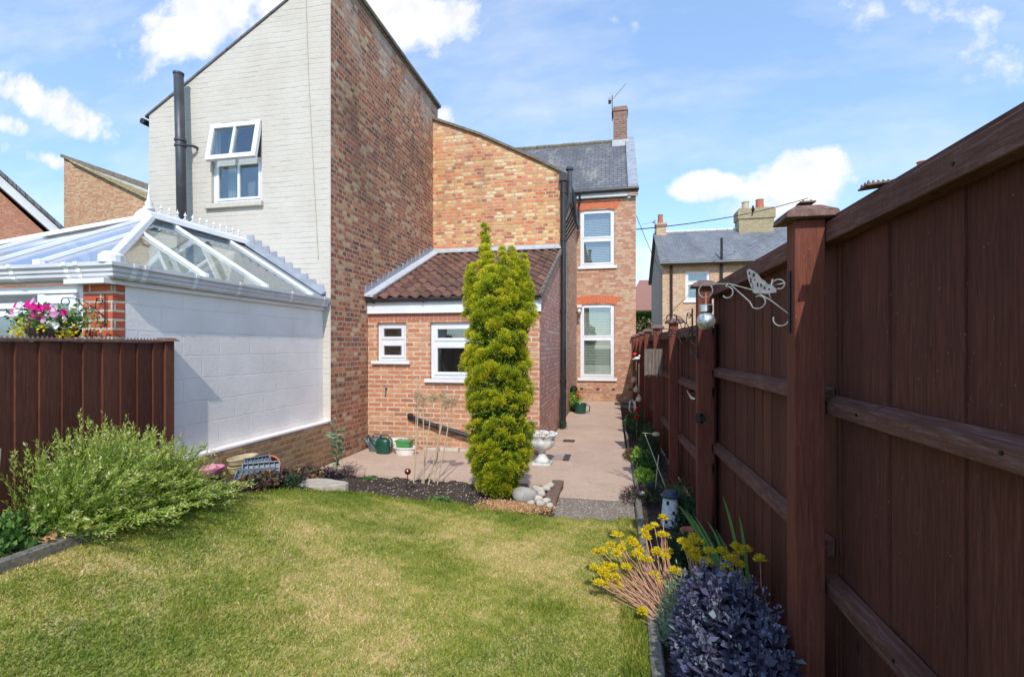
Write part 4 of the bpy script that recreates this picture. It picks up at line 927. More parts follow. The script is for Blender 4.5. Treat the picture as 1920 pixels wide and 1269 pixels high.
for i, (y, x) in enumerate(PY_):
    if i in (0, 1): continue
    post(x, y, {2: 2.185, 3: 2.16}.get(i, 1.93))
def panel(x0, y0, x1, y1, zt, rails, bw=.15, gaps=(), parent=rf, zb=.02, caph=.085, off=.19, capd=.07):
    L = y1 - y0; b = MB(); y = 0; k = 0
    def X(s): return x0 + (x1 - x0) * s / L + off
    while y < L - .01:
        w = min(bw * random.uniform(.92, 1.06), L - y); b.tint = random.random(); g_ = .007 if k in gaps else .002
        xa, xb = X(y), X(y + w); sk = random.uniform(-.003, .003)
        b.hexa([(xa + sk, y0 + y, zb), (xa + .018, y0 + y, zb), (xb + .018, y0 + y + w - g_, zb), (xb + .0025 + sk, y0 + y + w - g_, zb)],
               [(xa + sk, y0 + y, zt - .02), (xa + .018, y0 + y, zt - .02), (xb + .018, y0 + y + w - g_, zt - .02), (xb + .0025 + sk, y0 + y + w - g_, zt - .02)])
        y += w; k += 1
    b.build('board_panel', M['wood'], parent)
    for z in rails:
        r_ = MB(); d0 = -.060
        r_.hexa([(X(0) + d0, y0, z - .035), (X(0) - .006, y0, z - .035), (X(L) - .006, y1, z - .035), (X(L) + d0, y1, z - .035)],
                [(X(0) + d0, y0, z + .02), (X(0) - .006, y0, z + .045), (X(L) - .006, y1, z + .045), (X(L) + d0, y1, z + .02)])
        r_.build('rail', M['wood_rail'], parent, bevel=.005)
    r_ = MB()
    r_.hexa([(X(0) - capd, y0, zt - caph), (X(0) - .006, y0, zt - caph), (X(L) - .006, y1, zt - caph), (X(L) - capd, y1, zt - caph)],
            [(X(0) - capd, y0, zt), (X(0) - .006, y0, zt), (X(L) - .006, y1, zt), (X(L) - capd, y1, zt)])
    r_.build('top_rail', M['wood_rail'], parent, bevel=.005)
    r_ = MB()
    r_.hexa([(X(0) - capd + .02, y0, zt + .002), (X(0) + .05, y0, zt + .002), (X(L) + .05, y1, zt + .002), (X(L) - capd + .02, y1, zt + .002)],
            [(X(0) - capd + .02, y0, zt + .022), (X(0) + .05, y0, zt + .022), (X(L) + .05, y1, zt + .022), (X(L) - capd + .02, y1, zt + .022)])
    r_.build('capping', M['wood_rail'], parent)
panel(.75, -1.6, .75, 2.36, 2.17, (1.40, .64), bw=.19, gaps=(18,))
panel(.75, 2.365, .705, 4.80, 2.17, (1.43, .78), bw=.17, gaps=(5, 7))
for i in range(4, 9):
    (ya, xa), (yb, xb) = PY_[i], PY_[i + 1]
    panel(xa, ya + .055, xb, yb + .052, 1.84 if i < 6 else 1.82, (1.25, .55), bw=.14, off=.15)
for (ny, nz_) in ((.55, 1.40), (1.35, 1.405), (2.05, 1.398), (.9, .64), (1.8, .645), (.2, 2.13), (1.5, 2.128)):
    b = MB(); b.tube([(.884 if nz_ < 2 else .869, ny, nz_), (.876 if nz_ < 2 else .866, ny, nz_)], .006, 8); b.build('nail', M['iron'], rf)
gt = thing('garden_gate', 'brown boarded gate with silver pull handle between two fence posts', 'gate', (.7, 5.4, 0))
panel(.71, 4.585, .66, 6.25, 1.84, (1.25, .58), bw=.14, parent=gt, off=.15)
b = MB(); hy = 4.78; hx = .765
b.tube([(hx, hy, 1.17), (hx - .05, hy, 1.175), (hx - .06, hy + .02, 1.18), (hx - .055, hy + .28, 1.22), (hx, hy + .30, 1.22)], .013, 8); b.build('handle', M['steel'], gt, smooth=True)
b = MB(); b.tube([(.70, 4.34, 1.02), (.70, 4.34, 1.10)], .03, 8); b.box(.69, .74, 4.28, 4.40, 1.04, 1.08); b.build('latch', M['iron'], gt)
# spiked bird deterrent plates on cap and capping rail
def spike_plate(x, y, z, sx, sy, label, nx, ny, tip=0):
    o = thing('spike_plate', label, 'bird spikes', (x, y, z))
    b = MB(); b.hexa([(x, y, z), (x + sx, y, z + tip), (x + sx, y + sy, z + tip), (x, y + sy, z)], [(x, y, z + .006), (x + sx, y, z + tip + .006), (x + sx, y + sy, z + tip + .006), (x, y + sy, z + .006)]); b.build('plate', M['wood_cap'], o)
    b = MB()
    for i in range(nx):
        for j in range(ny):
            px, py = x + sx * (i + .5) / nx, y + sy * (j + .5) / ny; b.tube([(px, py, z + tip * .5), (px, py, z + tip * .5 + .014)], [.006, .003], 5)
    b.build('spikes', M['wood_cap'], o); return o
spike_plate(.78, 2.31, 2.262, .06, .06, 'small spiked plate on top of the nearest capped post', 2, 2)
spike_plate(.85, 1.90, 2.2, .09, .07, 'dark spiked plate jutting from the capping of the nearest fence panel', 6, 3, .01)
# ================================================================ kerbs and stones
def kerb(name, label, x, y0, y1, w, z0, z1, seed=0, shear=0.):
    r_ = random.Random(seed); b = MB(); n = max(2, int((y1 - y0) / .25)); ys2 = [y0 + (y1 - y0) * i / n for i in range(n + 1)]
    prof = [(0, z0), (0, z1 - .012), (.012, z1), (w - .012, z1), (w, z1 - .012), (w, z0)]
    sec = [[(x + shear * (y - 2.5) + px + r_.uniform(-.004, .004), y, pz + (r_.uniform(-.006, .006) if pz > z0 else 0)) for px, pz in prof] for y in ys2]
    vs = [q for s_ in sec for q in s_]; m_ = len(prof); fs = []
    for i in range(n):
        for k in range(m_): k2 = (k + 1) % m_; fs.append((i * m_ + k2, i * m_ + k, (i + 1) * m_ + k, (i + 1) * m_ + k2))
    fs += [tuple(range(m_)), tuple(n * m_ + k for k in range(m_ - 1, -1, -1))]
    b.add(vs, fs); return tag(b.build(name, M['kerb'], at=(x, y0, z0)), label, 'kerb', 'concrete edging strips')
kerb('edging_kerb', 'speckled concrete edging beside the lawn below the yellow flowers', .188, -1.2, 5.38, .066, -.12, .06, 1, .012)
kerb('edging_kerb', 'thin concrete edging along the path beside the lime green plants', .246, 5.62, 7.1, .04, -.12, .05, 2)
kerb('edging_kerb', 'farthest thin concrete edging along the path near the red flowers', .222, 7.9, 10.3, .035, -.12, .05, 3)
k = kerb('edging_kerb', 'dark weathered concrete edging at the left side of the lawn', -3.36, -1.2, 3.1, .075, .2, .475, 4)
b = MB(); b.box(-.72, -.585, 5.13, 5.98, -.12, .045); tag(b.build('edging_block', M['edge_brown'], at=(-.65, 5.5, 0), bevel=.008), 'brown edging block beside the pale pebbles at the path corner', 'edging block')
def rock(name, label, cat, c, r, sx, sy, sz, mat, seed, group=None):
    r_ = np.random.default_rng(seed); b = MB(); ph = r_.uniform(0, 6, 6)
    def fl(i, w, rr, z):
        k = 1 + .10 * math.sin(2 * w + ph[0]) + .07 * math.sin(3 * w + ph[1] + z * 8) + .05 * math.sin(5 * w + ph[2])
        return rr * k, z * (1 + .08 * math.sin(w + ph[3]))
    m_ = 8; b.lathe(c, [(max(1e-4, r * math.sin(math.pi * i / m_) ** .8), -r * sz * math.cos(math.pi * i / m_)) for i in range(m_ + 1)], 16, sx, sy, fl)
    return tag(b.build(name, mat, smooth=True, at=c), label, cat, group)
rock('boulder', 'large grey rounded stone at the foot of the golden conifer', 'stone', (-.93, 5.22, .07), .115, 1.15, .9, .75, M['rock'], 3)
pebs = [(-.81, 5.46, .06, .055), (-.74, 5.56, .06, .05), (-.86, 5.56, .05, .045), (-.77, 5.36, .05, .05), (-.79, 5.22, .04, .05), (-.69, 5.16, .04, .042), (-.74, 5.08, .035, .045), (-.64, 5.05, .03, .038), (-.70, 5.62, .075, .04), (-.84, 5.10, .03, .035)]
names = ['pale cream pebble against the boulder', 'cream pebble lying on the brown edging block', 'small tan pebble behind the boulder', 'tan pebble between the boulder and the brown block',
         'pale pebble in front of the brown edging block', 'rounded pebble at the front end of the brown block', 'pale pebble nearest the brown conifer litter', 'grey white pebble at the corner of the concrete path',
         'topmost little white pebble on the brown edging block', 'smallest pebble in front of the big boulder']
for i, (x, y, z, r_) in enumerate(pebs): rock('pebble', names[i], 'pebble', (x, y, z), r_, 1.1, .95, .75, M['rock_pale'], 20 + i, 'pebbles at the foot of the conifer')
b = MB(); pts = []
for i in range(22):
    w = 2 * math.pi * i / 22; r_ = 1 + .12 * math.sin(3 * w + 1) + .06 * math.sin(5 * w); pts.append((-2.95 + .25 * math.cos(w) * r_, 4.62 + .15 * math.sin(w) * r_))
b.prism_z(pts, .0, .255); tag(b.build('stepping_stone', M['slab'], at=(-2.95, 4.62, .1), bevel=.01), 'flat sandy stepping stone at the back edge of the lawn', 'stone slab')
# ================================================================ conifer
ct = thing('conifer_tree', 'narrow golden green columnar conifer standing in front of the lean-to', 'tree', (-1.23, 5.33, 0))
cx0, cy0 = -1.235, 5.33
hz = [0.02, .12, .3, .5, .8, 1.15, 1.5, 1.8, 2.1, 2.3, 2.42, 2.5]
hr = [.10, .23, .31, .345, .365, .38, .385, .38, .37, .33, .27, .15]
cl = []
def radius(z, w):
    return float(np.interp(z, hz, hr)) * (1 + .05 * math.sin(2 * w + z * 2) + .05 * math.sin(3 * w - z * 5))
n_ = 0
while n_ < 560:
    z = random.uniform(.03, 2.47); w = random.uniform(0, 2 * math.pi); rr = radius(z, w) * random.uniform(.74, .96) - .02
    cl.append((cx0 + .02 * math.sin(z * 3) + rr * math.cos(w), cy0 + rr * math.sin(w), z, random.uniform(.048, .092))); n_ += 1
def spire(x, y, za, zb, r0, r1, n):
    for i in range(n):
        f = i / (n - 1); z = za + (zb - za) * f; r_ = r0 + (r1 - r0) * f
        for q in range(3): w = random.uniform(0, 6.28); cl.append((x + r_ * .45 * math.cos(w), y + r_ * .45 * math.sin(w), z, r_ * random.uniform(.75, 1)))
spire(cx0 - .15, cy0, 2.35, 2.98, .10, .042, 14); spire(cx0 - .13, cy0 - .05, 2.3, 2.70, .12, .08, 6)
spire(cx0 + .05, cy0 - .05, 2.3, 2.70, .10, .045, 8); spire(cx0 + .15, cy0 - .02, 2.3, 2.70, .09, .045, 8)
spire(cx0 + .27, cy0, 2.15, 2.62, .09, .045, 8); spire(cx0 - .33, cy0, 2.0, 2.42, .08, .05, 6); spire(cx0 - .26, cy0 - .1, 2.1, 2.5, .10, .07, 6)
spire(cx0 + .34, cy0 - .05, 1.9, 2.3, .09, .05, 6); spire(cx0 + .2, cy0 + .15, 2.2, 2.58, .09, .05, 6)
P, D, T = [], [], []
for (x, y, z, r_) in cl:
    k = int(300 * (r_ / .08) ** 1.6) + 40; d = unit(k, .45)
    ox, oy = x - cx0, y - cy0; o_ = np.array([ox, oy, .1]); o_ /= np.linalg.norm(o_) + 1e-6
    d = d + o_ * .55; d /= np.linalg.norm(d, axis=1, keepdims=True)
    rad = r_ * rng.uniform(.35, .95, k)[:, None]
    P.append(np.array([x, y, z]) + d * rad); dd = d * .8 + unit(k) * .35 + np.array([0, 0, .55]); D.append(dd)
    gen = random.uniform(-.18, .22)
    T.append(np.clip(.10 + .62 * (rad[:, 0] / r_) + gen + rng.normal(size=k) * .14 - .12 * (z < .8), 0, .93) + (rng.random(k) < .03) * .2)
P = np.concatenate(P); D = np.concatenate(D); T = np.concatenate(T)
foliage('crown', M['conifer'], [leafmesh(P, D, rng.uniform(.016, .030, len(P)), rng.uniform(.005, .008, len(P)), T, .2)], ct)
# inner body of older shoots so no daylight passes straight through the column
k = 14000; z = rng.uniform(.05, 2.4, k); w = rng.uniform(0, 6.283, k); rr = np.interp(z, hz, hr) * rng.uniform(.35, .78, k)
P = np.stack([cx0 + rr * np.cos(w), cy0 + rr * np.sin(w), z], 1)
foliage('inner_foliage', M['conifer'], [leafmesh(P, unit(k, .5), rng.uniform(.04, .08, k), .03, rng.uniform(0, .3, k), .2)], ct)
b = MB(); b.tube([(cx0, cy0, -.05), (cx0 + .01, cy0, .6), (cx0, cy0, 1.4), (cx0 - .1, cy0, 2.3), (cx0 - .15, cy0, 2.8)], [.06, .05, .04, .02, .008], 10); b.build('trunk', M['rock'], ct)
# brown litter under it
k = 5200; X = -1.0 + rng.normal(size=k) * .20; Y = 5.0 + rng.normal(size=k) * .10; keep = (np.abs(X + 1.0) < .42) & (np.abs(Y - 5.0) < .2)
P = np.stack([X, Y, gza(X, Y) + .004 + .012 * rng.random(k)], 1)[keep]; D = unit(len(P)); D[:, 2] = np.abs(D[:, 2]) * .5
tag(foliage('conifer_litter', M['litter'], [leafmesh(P, D, .022, .009, rng.random(len(P)), .1)]), kind='stuff')
# ================================================================ feathery bush at the left
fb = thing('feathery_bush', 'bright green feathery bush leaning over the lawn by the brown fence', 'bush', (-3.6, 3.2, .4))
P, D, T, L, Wd = [], [], [], [], []; stems = MB()
for i in range(1150):
    by = random.uniform(2.50, 3.42); bx = random.uniform(-3.80, -3.38); bz = .40 + random.uniform(-.02, .05)
    f = (by - 2.5) / .92
    a_ = random.gauss(0, 1); outx = random.uniform(-.12, .62) ; outy = random.uniform(-.28, .14) + .06 * f
    ht = random.uniform(.28, .66) * (1 - .45 * max(0, outx)) * (.72 + .42 * math.sin(math.pi * min(1, f * .9 + .12)))
    if random.random() < .42: ht *= random.uniform(.25, .6); outx += random.uniform(.02, .38)
    tip = Vector((bx + outx * .75, by + outy * .8, bz + ht)); base = Vector((bx, by, bz)); mid = base.lerp(tip, .5) + Vector((0, 0, ht * .18))
    ns = 38; t_ = np.linspace(.12, 1, ns)[:, None]
    bb, mm, tt = map(np.array, (base, mid, tip))
    pts = (1 - t_) ** 2 * bb + 2 * t_ * (1 - t_) * mm + t_ ** 2 * tt
    dr = 2 * (1 - t_) * (mm - bb) + 2 * t_ * (tt - mm); dr /= np.linalg.norm(dr, axis=1, keepdims=True)
    for q in range(2):
        dd = dr * 1.3 + unit(ns) * .7; P.append(pts + rng.normal(size=pts.shape) * .006); D.append(dd); L.append(rng.uniform(.018, .038, ns)); Wd.append(np.full(ns, .0048))
        T.append(.27 + .44 * t_[:, 0] + rng.normal(size=ns) * .13)
    if random.random() < .8:  # cream seed spikes along the stem tip
        m_ = 9; ts = rng.uniform(.80, 1.0, m_)[:, None]; pp = (1 - ts) ** 2 * bb + 2 * ts * (1 - ts) * mm + ts ** 2 * tt
        P.append(pp); D.append(unit(m_, .2) + dr[-1] * .8); L.append(rng.uniform(.018, .034, m_)); Wd.append(np.full(m_, .010)); T.append(rng.uniform(.72, 1.0, m_))
    if i % 4 == 0: stems.tube([base, mid, tip], [.004, .003, .0015], 4, False)
foliage('foliage', M['bush'], [leafmesh(np.concatenate(P), np.concatenate(D), np.concatenate(L), np.concatenate(Wd), np.concatenate(T), .1)], fb)
stems.build('stem', M['leaf'], fb)
# low plant in the left corner, leaves, cane
def lowplant(name, label, cat, c, rx, ry, h, n, L, Wd, mat, up=.4, t0=0, t1=1, flat=.0, group=None):
    d = unit(n, .2); d[:, 2] = np.abs(d[:, 2]); r_ = rng.random(n) ** .4
    P = np.stack([c[0] + d[:, 0] * rx * r_, c[1] + d[:, 1] * ry * r_, c[2] + d[:, 2] * h * r_], 1)
    D = d * .6 + unit(n, up) * .8; D[:, 2] = D[:, 2] * (1 - flat) + .02
    o = foliage(name, mat, [leafmesh(P, D, rng.uniform(.7, 1.3, n) * L, rng.uniform(.8, 1.2, n) * Wd, rng.uniform(t0, t1, n), .12)], at=c)
    return tag(o, label, cat, group)
lowplant('leafy_plant', 'leafy green plant spilling over the dark kerb at the far left', 'plant', (-3.62, 2.2, .42), .26, .55, .20, 1500, .05, .028, M['leaf'], t0=.3)
lowplant('dead_leaves', 'few orange and yellow fallen leaves on the dark left kerb', 'leaves', (-3.36, 2.40, .47), .05, .09, .03, 16, .05, .03, M['litter'])
b = MB(); b.tube([(-3.86, 2.42, .35), (-3.84, 2.45, 1.0)], .007, 6); tag(b.build('bamboo_cane', M['cane'], at=(-3.86, 2.42, .4)), 'thin grey cane standing at the left end of the feathery bush', 'cane')
s1 = thing('grass_plume', 'single pale arching seed plume at the left picture edge', 'plant', (-3.8, 2.1, .5))
k = 90; t_ = rng.random(k); P = np.stack([-3.8 + 0 * t_, 2.18 + .10 * t_, .78 + .12 * t_ ** .6], 1); foliage('plume', M['allium'], [leafmesh(P, unit(k, .5), .02, .006, t_, .1)], s1)
b = MB(); b.tube([(-3.8, 2.12, .45), (-3.8, 2.14, .65), (-3.8, 2.19, .80)], .003, 4); b.build('stem', M['bone'], s1)
# ================================================================ planting of the back bed
lowplant('heuchera', 'dark purple bronze leafy ground cover below the stacked trays', 'plant', (-3.22, 4.02, .36), .17, .30, .10, 1300, .045, .04, M['leaf_bronze'], flat=.4)
lowplant('heuchera', 'dark bronze ground cover between terracotta pot and stepping stone', 'plant', (-3.38, 4.75, .20), .26, .42, .11, 2200, .045, .036, M['leaf_bronze'], flat=.4)
lowplant('heuchera', 'sparse green ground cover left of the flat stepping stone', 'plant', (-3.12, 4.30, .31), .12, .22, .06, 420, .035, .022, M['leaf_dark'], flat=.2)
lowplant('heuchera', 'purple tinged low leaves at the foot of the tall grey green plant', 'plant', (-3.45, 5.42, .03), .25, .22, .09, 900, .04, .03, M['leaf_black'], flat=.3)
def grassclump(name, label, cat, c, n, L, w, spread, mat, up=.8, t0=0, t1=1, group=None, curve=.35):
    """arching strap leaves, each of three joined pieces"""
    parts = []; P = np.array(c) + rng.normal(size=(n, 3)) * np.array([spread * .3, spread * .3, 0]); D = unit(n); D[:, 2] = np.abs(D[:, 2]) * .4 + up; D /= np.linalg.norm(D, axis=1, keepdims=True)
    Ls = rng.uniform(.6, 1.1, n) * L; T = rng.uniform(t0, t1, n)
    for k in range(3):
        parts.append(leafmesh(P, D, Ls * .45, w * (1 - .2 * k), T, .1)); P = P + D * (Ls * .36)[:, None]
        H = D.copy(); H[:, 2] = 0; D = D + H * curve; D[:, 2] -= curve * .8; D /= np.linalg.norm(D, axis=1, keepdims=True)
    return tag(foliage(name, mat, parts, at=c), label, cat, group)
grassclump('black_grass', 'spiky black mondo grass at the edge of the pink paving', 'plant', (-3.30, 5.72, .03), 130, .17, .007, .25, M['leaf_black'])
grassclump('black_grass', 'spiky black grass left of the tall grey green plant', 'plant', (-3.55, 5.62, .05), 130, .16, .007, .25, M['leaf_black'])
pp = thing('poppy_plant', 'tall grey green leafy plant against the brick flank', 'plant', (-3.42, 5.7, .03))
b = MB(); b.tube([(-3.42, 5.7, 0), (-3.44, 5.71, .35), (-3.47, 5.7, .66)], [.008, .006, .003], 6); b.tube([(-3.42, 5.7, .3), (-3.36, 5.68, .62)], [.005, .002], 5); b.build('stem', M['leaf_grey'], pp)
P, D, T = [], [], []
for i in range(46):
    z = random.uniform(.14, .66); w = random.uniform(0, 6.28); P.append((-3.43, 5.70, z)); D.append((math.cos(w), math.sin(w), random.uniform(-.2, .5))); T.append(random.random())
foliage('foliage', M['leaf_grey'], [leafmesh(np.array(P), np.array(D), rng.uniform(.07, .15, 46), .055, np.array(T), .2)], pp)
P = np.array([(-3.47, 5.7, .68), (-3.36, 5.68, .64), (-3.46, 5.7, .74)]); foliage('seed_head', M['leaf_grey'], [leafmesh(np.repeat(P, 6, 0), unit(18), .03, .02, rng.random(18), .1)], pp)
# dried alliums
al = [(-2.36, 5.62, 1.06, -2.30), (-2.27, 5.66, 1.03, -2.14), (-2.22, 5.60, 1.0, -2.24), (-2.12, 5.68, 1.04, -2.02), (-2.16, 5.58, .98, -1.94), (-2.07, 5.64, 1.0, -1.88)]
al_l = ['dried allium with the leftmost round seed head', 'dried allium second from the left, on a straight stem', 'dried allium leaning at the middle of the clump', 'dried allium fourth from the left with a tall pale head',
        'dried allium leaning right with a low tan seed head', 'dried allium nearest the golden conifer']
for i, (x, y, z, xt) in enumerate(al):
    a = thing('dried_allium', al_l[i], 'flower', (x, y, 0), 'dried alliums in the back bed'); hx_, hy_ = xt, y + .02
    b = MB(); b.tube([(x, y, -.02), ((x + hx_) / 2 + .01, y, z * .5), (hx_, hy_, z)], [.009, .008, .005], 6); b.build('stem', M['bone'], a)
    k = 190; d = unit(k); c = np.array([hx_, hy_, z]); foliage('seed_head', M['allium'], [leafmesh(c + d * .008, d, .074, .0035, rng.random(k), .1), leafmesh(c + d * .062, unit(k), .018, .009, rng.random(k), .1)], a)
b = MB(); b.tube([(-2.40, 5.75, 0), (-2.37, 5.75, 1.28)], .005, 5); tag(b.build('bamboo_cane', M['cane'], at=(-2.4, 5.75, 0)), 'thin cane rising above the dried allium heads', 'cane')
cb = thing('copper_ornament', 'shiny copper ball on a rusty stake in the back bed', 'ornament', (-2.25, 5.2, .05)); b = MB(); b.ball((-2.23, 5.15, .27), .036, 18); b.build('ball', M['copper'], cb, smooth=True)
b = MB(); b.tube([(-2.27, 5.2, .02), (-2.25, 5.2, .25)], .005, 5); b.build('stake', M['iron'], cb)
lowplant('seedling', 'tiny green weed in the gravelly soil by the lawn', 'plant', (-2.94, 5.60, .02), .09, .06, .04, 130, .03, .014, M['leaf'], t0=.4)
lowplant('seedling', 'lime green weed at the soil edge near the conifer', 'plant', (-1.8, 5.0, .02), .15, .05, .04, 160, .03, .014, M['leaf'], t0=.4)
# loose stones in the soil
P = []; sm_ = MB()
for i in range(260):
    x = random.uniform(-3.0, -1.35); y = random.uniform(back(x) + .03, 5.86); r_ = random.uniform(.004, .012) ; z = gz_(x, y) - .02 + rough(x, y) + .03 * sm((y - 4.9) / .5) * sm((5.9 - y) / .3)
    sm_.lathe((x, y, z), [(.001, -r_ * .5), (r_, -r_ * .1), (r_ * .7, r_ * .45), (.001, r_ * .55)], 6, random.uniform(.7, 1.3), 1)
tag(sm_.build('gravel', M['rock']), kind='stuff')
gr_ = MB()
for i in range(300):
    x = random.uniform(-.62, .24); y = random.uniform(4.76, 5.4); r_ = random.uniform(.004, .011)
    gr_.lathe((x, y, -.004), [(.001, -r_ * .3), (r_, 0), (r_ * .7, r_ * .35), (.001, r_ * .4)], 6, random.uniform(.7, 1.3), 1)
tag(gr_.build('gravel', M['rock']), kind='stuff')
# ================================================================ pots and tubs by the plinth
b = MB(); c = (-3.80, 4.11, .40); b.lathe(c, [(.085, 0), (.10, .07), (.112, .085), (.112, .095), (.10, .093), (.088, .02), (.0, .015)], 28); tag(b.build('pink_bowl', M['pink_pl'], smooth=True, at=c), 'pink plastic bowl beside the feathery bush', 'bowl')
def oval_pot(name, label, c, rx, ry, h, mat, rot=0, flare=1.15):
    b = MB(); n = 28; R_ = .5
    b.lathe(c, [(rx / flare, 0), (rx, h), (rx * 1.04, h), (rx * 1.04, h + .012), (rx * .95, h + .012), (rx * .84, .03), (.001, .03)], n, 1, ry / rx); return tag(b.build(name, mat, smooth=False, at=c), label, 'planter')
oval_pot('oval_planter', 'cream oval planter with a small dark hole, resting on another', (-3.80, 4.52, .44), .10, .18, .05, M['cream_pot'])
oval_pot('oval_planter', 'lower cream oval planter beneath its twin by the plinth', (-3.79, 4.50, .36), .09, .17, .06, M['cream_pot'])
def tray(label, c, sx, sy, h, rz, tilt):
    b = MB(); q = []
    b.box(-sx / 2, sx / 2, -sy / 2, sy / 2, 0, .008); b.box(-sx / 2, -sx / 2 + .008, -sy / 2, sy / 2, .008, h); b.box(sx / 2 - .008, sx / 2, -sy / 2, sy / 2, .008, h)
    b.box(-sx / 2 + .008, sx / 2 - .008, -sy / 2, -sy / 2 + .008, .008, h); b.box(-sx / 2 + .008, sx / 2 - .008, sy / 2 - .008, sy / 2, .008, h)
    for i in range(1, 7): x = -sx / 2 + sx * i / 7; b.box(x - .003, x + .003, -sy / 2 + .01, sy / 2 - .01, .009, h * .7)
    for i in range(1, 3): y = -sy / 2 + sy * i / 3; b.box(-sx / 2 + .01, sx / 2 - .01, y - .003, y + .003, .0095, h * .68)
    me = bpy.data.meshes.new('seed_tray'); me.from_pydata(b.v, [], b.f); o = link(me, 'seed_tray', M['grey_tray']); o.location = c; o.rotation_euler = (tilt, 0, rz); return tag(o, label, 'tray')
tray('ribbed grey seed tray standing on its edge in front', (-3.50, 4.42, .37), .34, .20, .05, R(35), R(62))
tray('grey seed tray lying flat under the upright one', (-3.46, 4.28, .36), .34, .22, .05, R(30), R(15))
tray('grey tray tilted behind the upright ribbed tray', (-3.62, 4.52, .40), .26, .2, .05, R(60), R(50))
b = MB(); b.lathe((0, 0, 0), [(.07, 0), (.10, .16), (.115, .16), (.115, .20), (.10, .20), (.09, .16), (.062, .02), (.001, .02)], 24); me = bpy.data.meshes.new('terracotta_pot'); me.from_pydata(b.v, [], b.f)
o = link(me, 'terracotta_pot', M['terracotta'], smooth=False); o.location = (-3.70, 4.86, .28); o.rotation_euler = (R(62), 0, R(25)); tag(o, 'terracotta pot tipped over behind the grey trays', 'pot')
rock('boulder', 'grey stone against the plinth beside the terracotta pot', 'stone', (-3.80, 5.20, .13), .085, 1, 1.2, .6, M['rock'], 51)
rock('boulder', 'low brown stone at the corner of pink paving and plinth', 'stone', (-3.76, 5.65, .07), .08, 1.0, 1.4, .55, M['rock'], 52)
# ================================================================ on the patio
def watering_can(label, x, y, rz, mat, s=1.0):
    o = thing('watering_can', label, 'watering can', (0, 0, 0))
    b = MB(); b.lathe((0, 0, 0), [(.095 * s, 0), (.10 * s, .02 * s), (.10 * s, .17 * s), (.085 * s, .205 * s), (.06 * s, .215 * s), (.055 * s, .20 * s), (.001, .19 * s)], 24, 1.15, .72); b.build('can_body', mat, o, smooth=True)
    b = MB(); b.tube([(-.09 * s, 0, .05 * s), (-.17 * s, 0, .14 * s), (-.25 * s, 0, .21 * s)], [.026 * s, .018 * s, .014 * s], 10); b.build('spout', mat, o, smooth=True)
    b = MB(); b.tube([(-.25 * s, 0, .21 * s), (-.275 * s, 0, .225 * s)], [.014 * s, .03 * s], 12); b.build('rose', mat, o)
    b = MB(); b.tube([(.10 * s, 0, .06 * s), (.16 * s, 0, .11 * s), (.155 * s, 0, .20 * s), (.08 * s, 0, .265 * s), (-.03 * s, 0, .26 * s), (-.06 * s, 0, .20 * s)], .011 * s, 8); b.build('handle', mat, o, smooth=True)
    o.location = (x, y, .001); o.rotation_euler = (0, 0, rz); return o
watering_can('dark green watering can in front of the slate one', -3.50, 7.14, R(-12), M['green_pl'], 1.08)
watering_can('slate grey watering can with a long spout, left of the green one', -3.70, 7.28, R(-8), M['slate_pl'], 1.0)
b = MB(); b.lathe((-3.32, 7.34, 0), [(.12, 0), (.13, .12), (.14, .2), (.12, .21), (.001, .2)], 18, 1.1, .6); tag(b.build('white_sack', M['white_pl'], smooth=True, at=(-3.32, 7.34, 0)), 'crumpled white bag behind the green watering can', 'bag')
b = MB(); b.lathe((-3.13, 7.13, 0), [(.14, 0), (.165, .09), (.19, .10), (.195, .115), (.18, .12), (.15, .1), (.14, .03), (.001, .03)], 28, 1.0, .62); tag(b.build('white_planter', M['white_pl'], smooth=False, at=(-3.13, 7.13, 0)), 'low white oval planter holding a light green pot', 'planter')
gp_ = thing('green_planter', 'light green plastic trough standing in the white planter', 'planter', (-3.14, 7.13, .05)); b = MB()
b.hexa([(-3.23, 7.07, .06), (-3.05, 7.07, .06), (-3.05, 7.19, .06), (-3.23, 7.19, .06)], [(-3.25, 7.05, .20), (-3.03, 7.05, .20), (-3.03, 7.21, .20), (-3.25, 7.21, .20)]); b.box(-3.265, -3.015, 7.04, 7.22, .20, .222); b.build('trough', M['light_green'], gp_)
k = 40; P = np.stack([-3.14 + rng.normal(size=k) * .04, 7.13 + rng.normal(size=k) * .02, np.full(k, .22)], 1); foliage('seedling', M['whiteflower'], [leafmesh(P, unit(k, .9), .04, .012, rng.random(k), .1)], gp_)
# urn
ur = thing('stone_urn', 'weathered white garden urn with scalloped rim on a square foot', 'urn', (-.98, 6.93, 0)); ux, uy = -.98, 6.93
b = MB(); b.box(ux - .13, ux + .13, uy - .13, uy + .13, 0, .035); b.build('plinth', M['urn'], ur, bevel=.006)
b = MB(); b.lathe((ux, uy, .035), [(.115, 0), (.10, .03), (.062, .075), (.045, .12), (.05, .15), (.062, .16)], 28); b.build('stem', M['urn'], ur, smooth=True)
def scal(i, w, r, z):
    k = 1 + .035 * math.cos(8 * w) * (i >= 2); zz = z + (.018 * abs(math.cos(4 * w)) if i in (5, 6, 7) else 0)
    return r * k, zz
b = MB(); b.lathe((ux, uy, .19), [(.05, 0), (.12, .03), (.165, .09), (.175, .14), (.16, .165), (.195, .20), (.215, .225), (.20, .235), (.165, .21), (.14, .17), (.001, .165)], 64, 1, 1, scal); b.build('bowl', M['urn'], ur, smooth=True)
for i in range(8):
    w = i * math.pi / 4 + .2; b = MB(); b.ball((ux + .195 * math.cos(w), uy + .195 * math.sin(w), .425), .034, 10, .6); b.build('rim_scallop', M['urn'], ur, smooth=True)
b = MB(); b.lathe((ux, uy, .37), [(.145, 0), (.14, .015), (.001, .03)], 20); b.build('soil', M['soil'], ur)
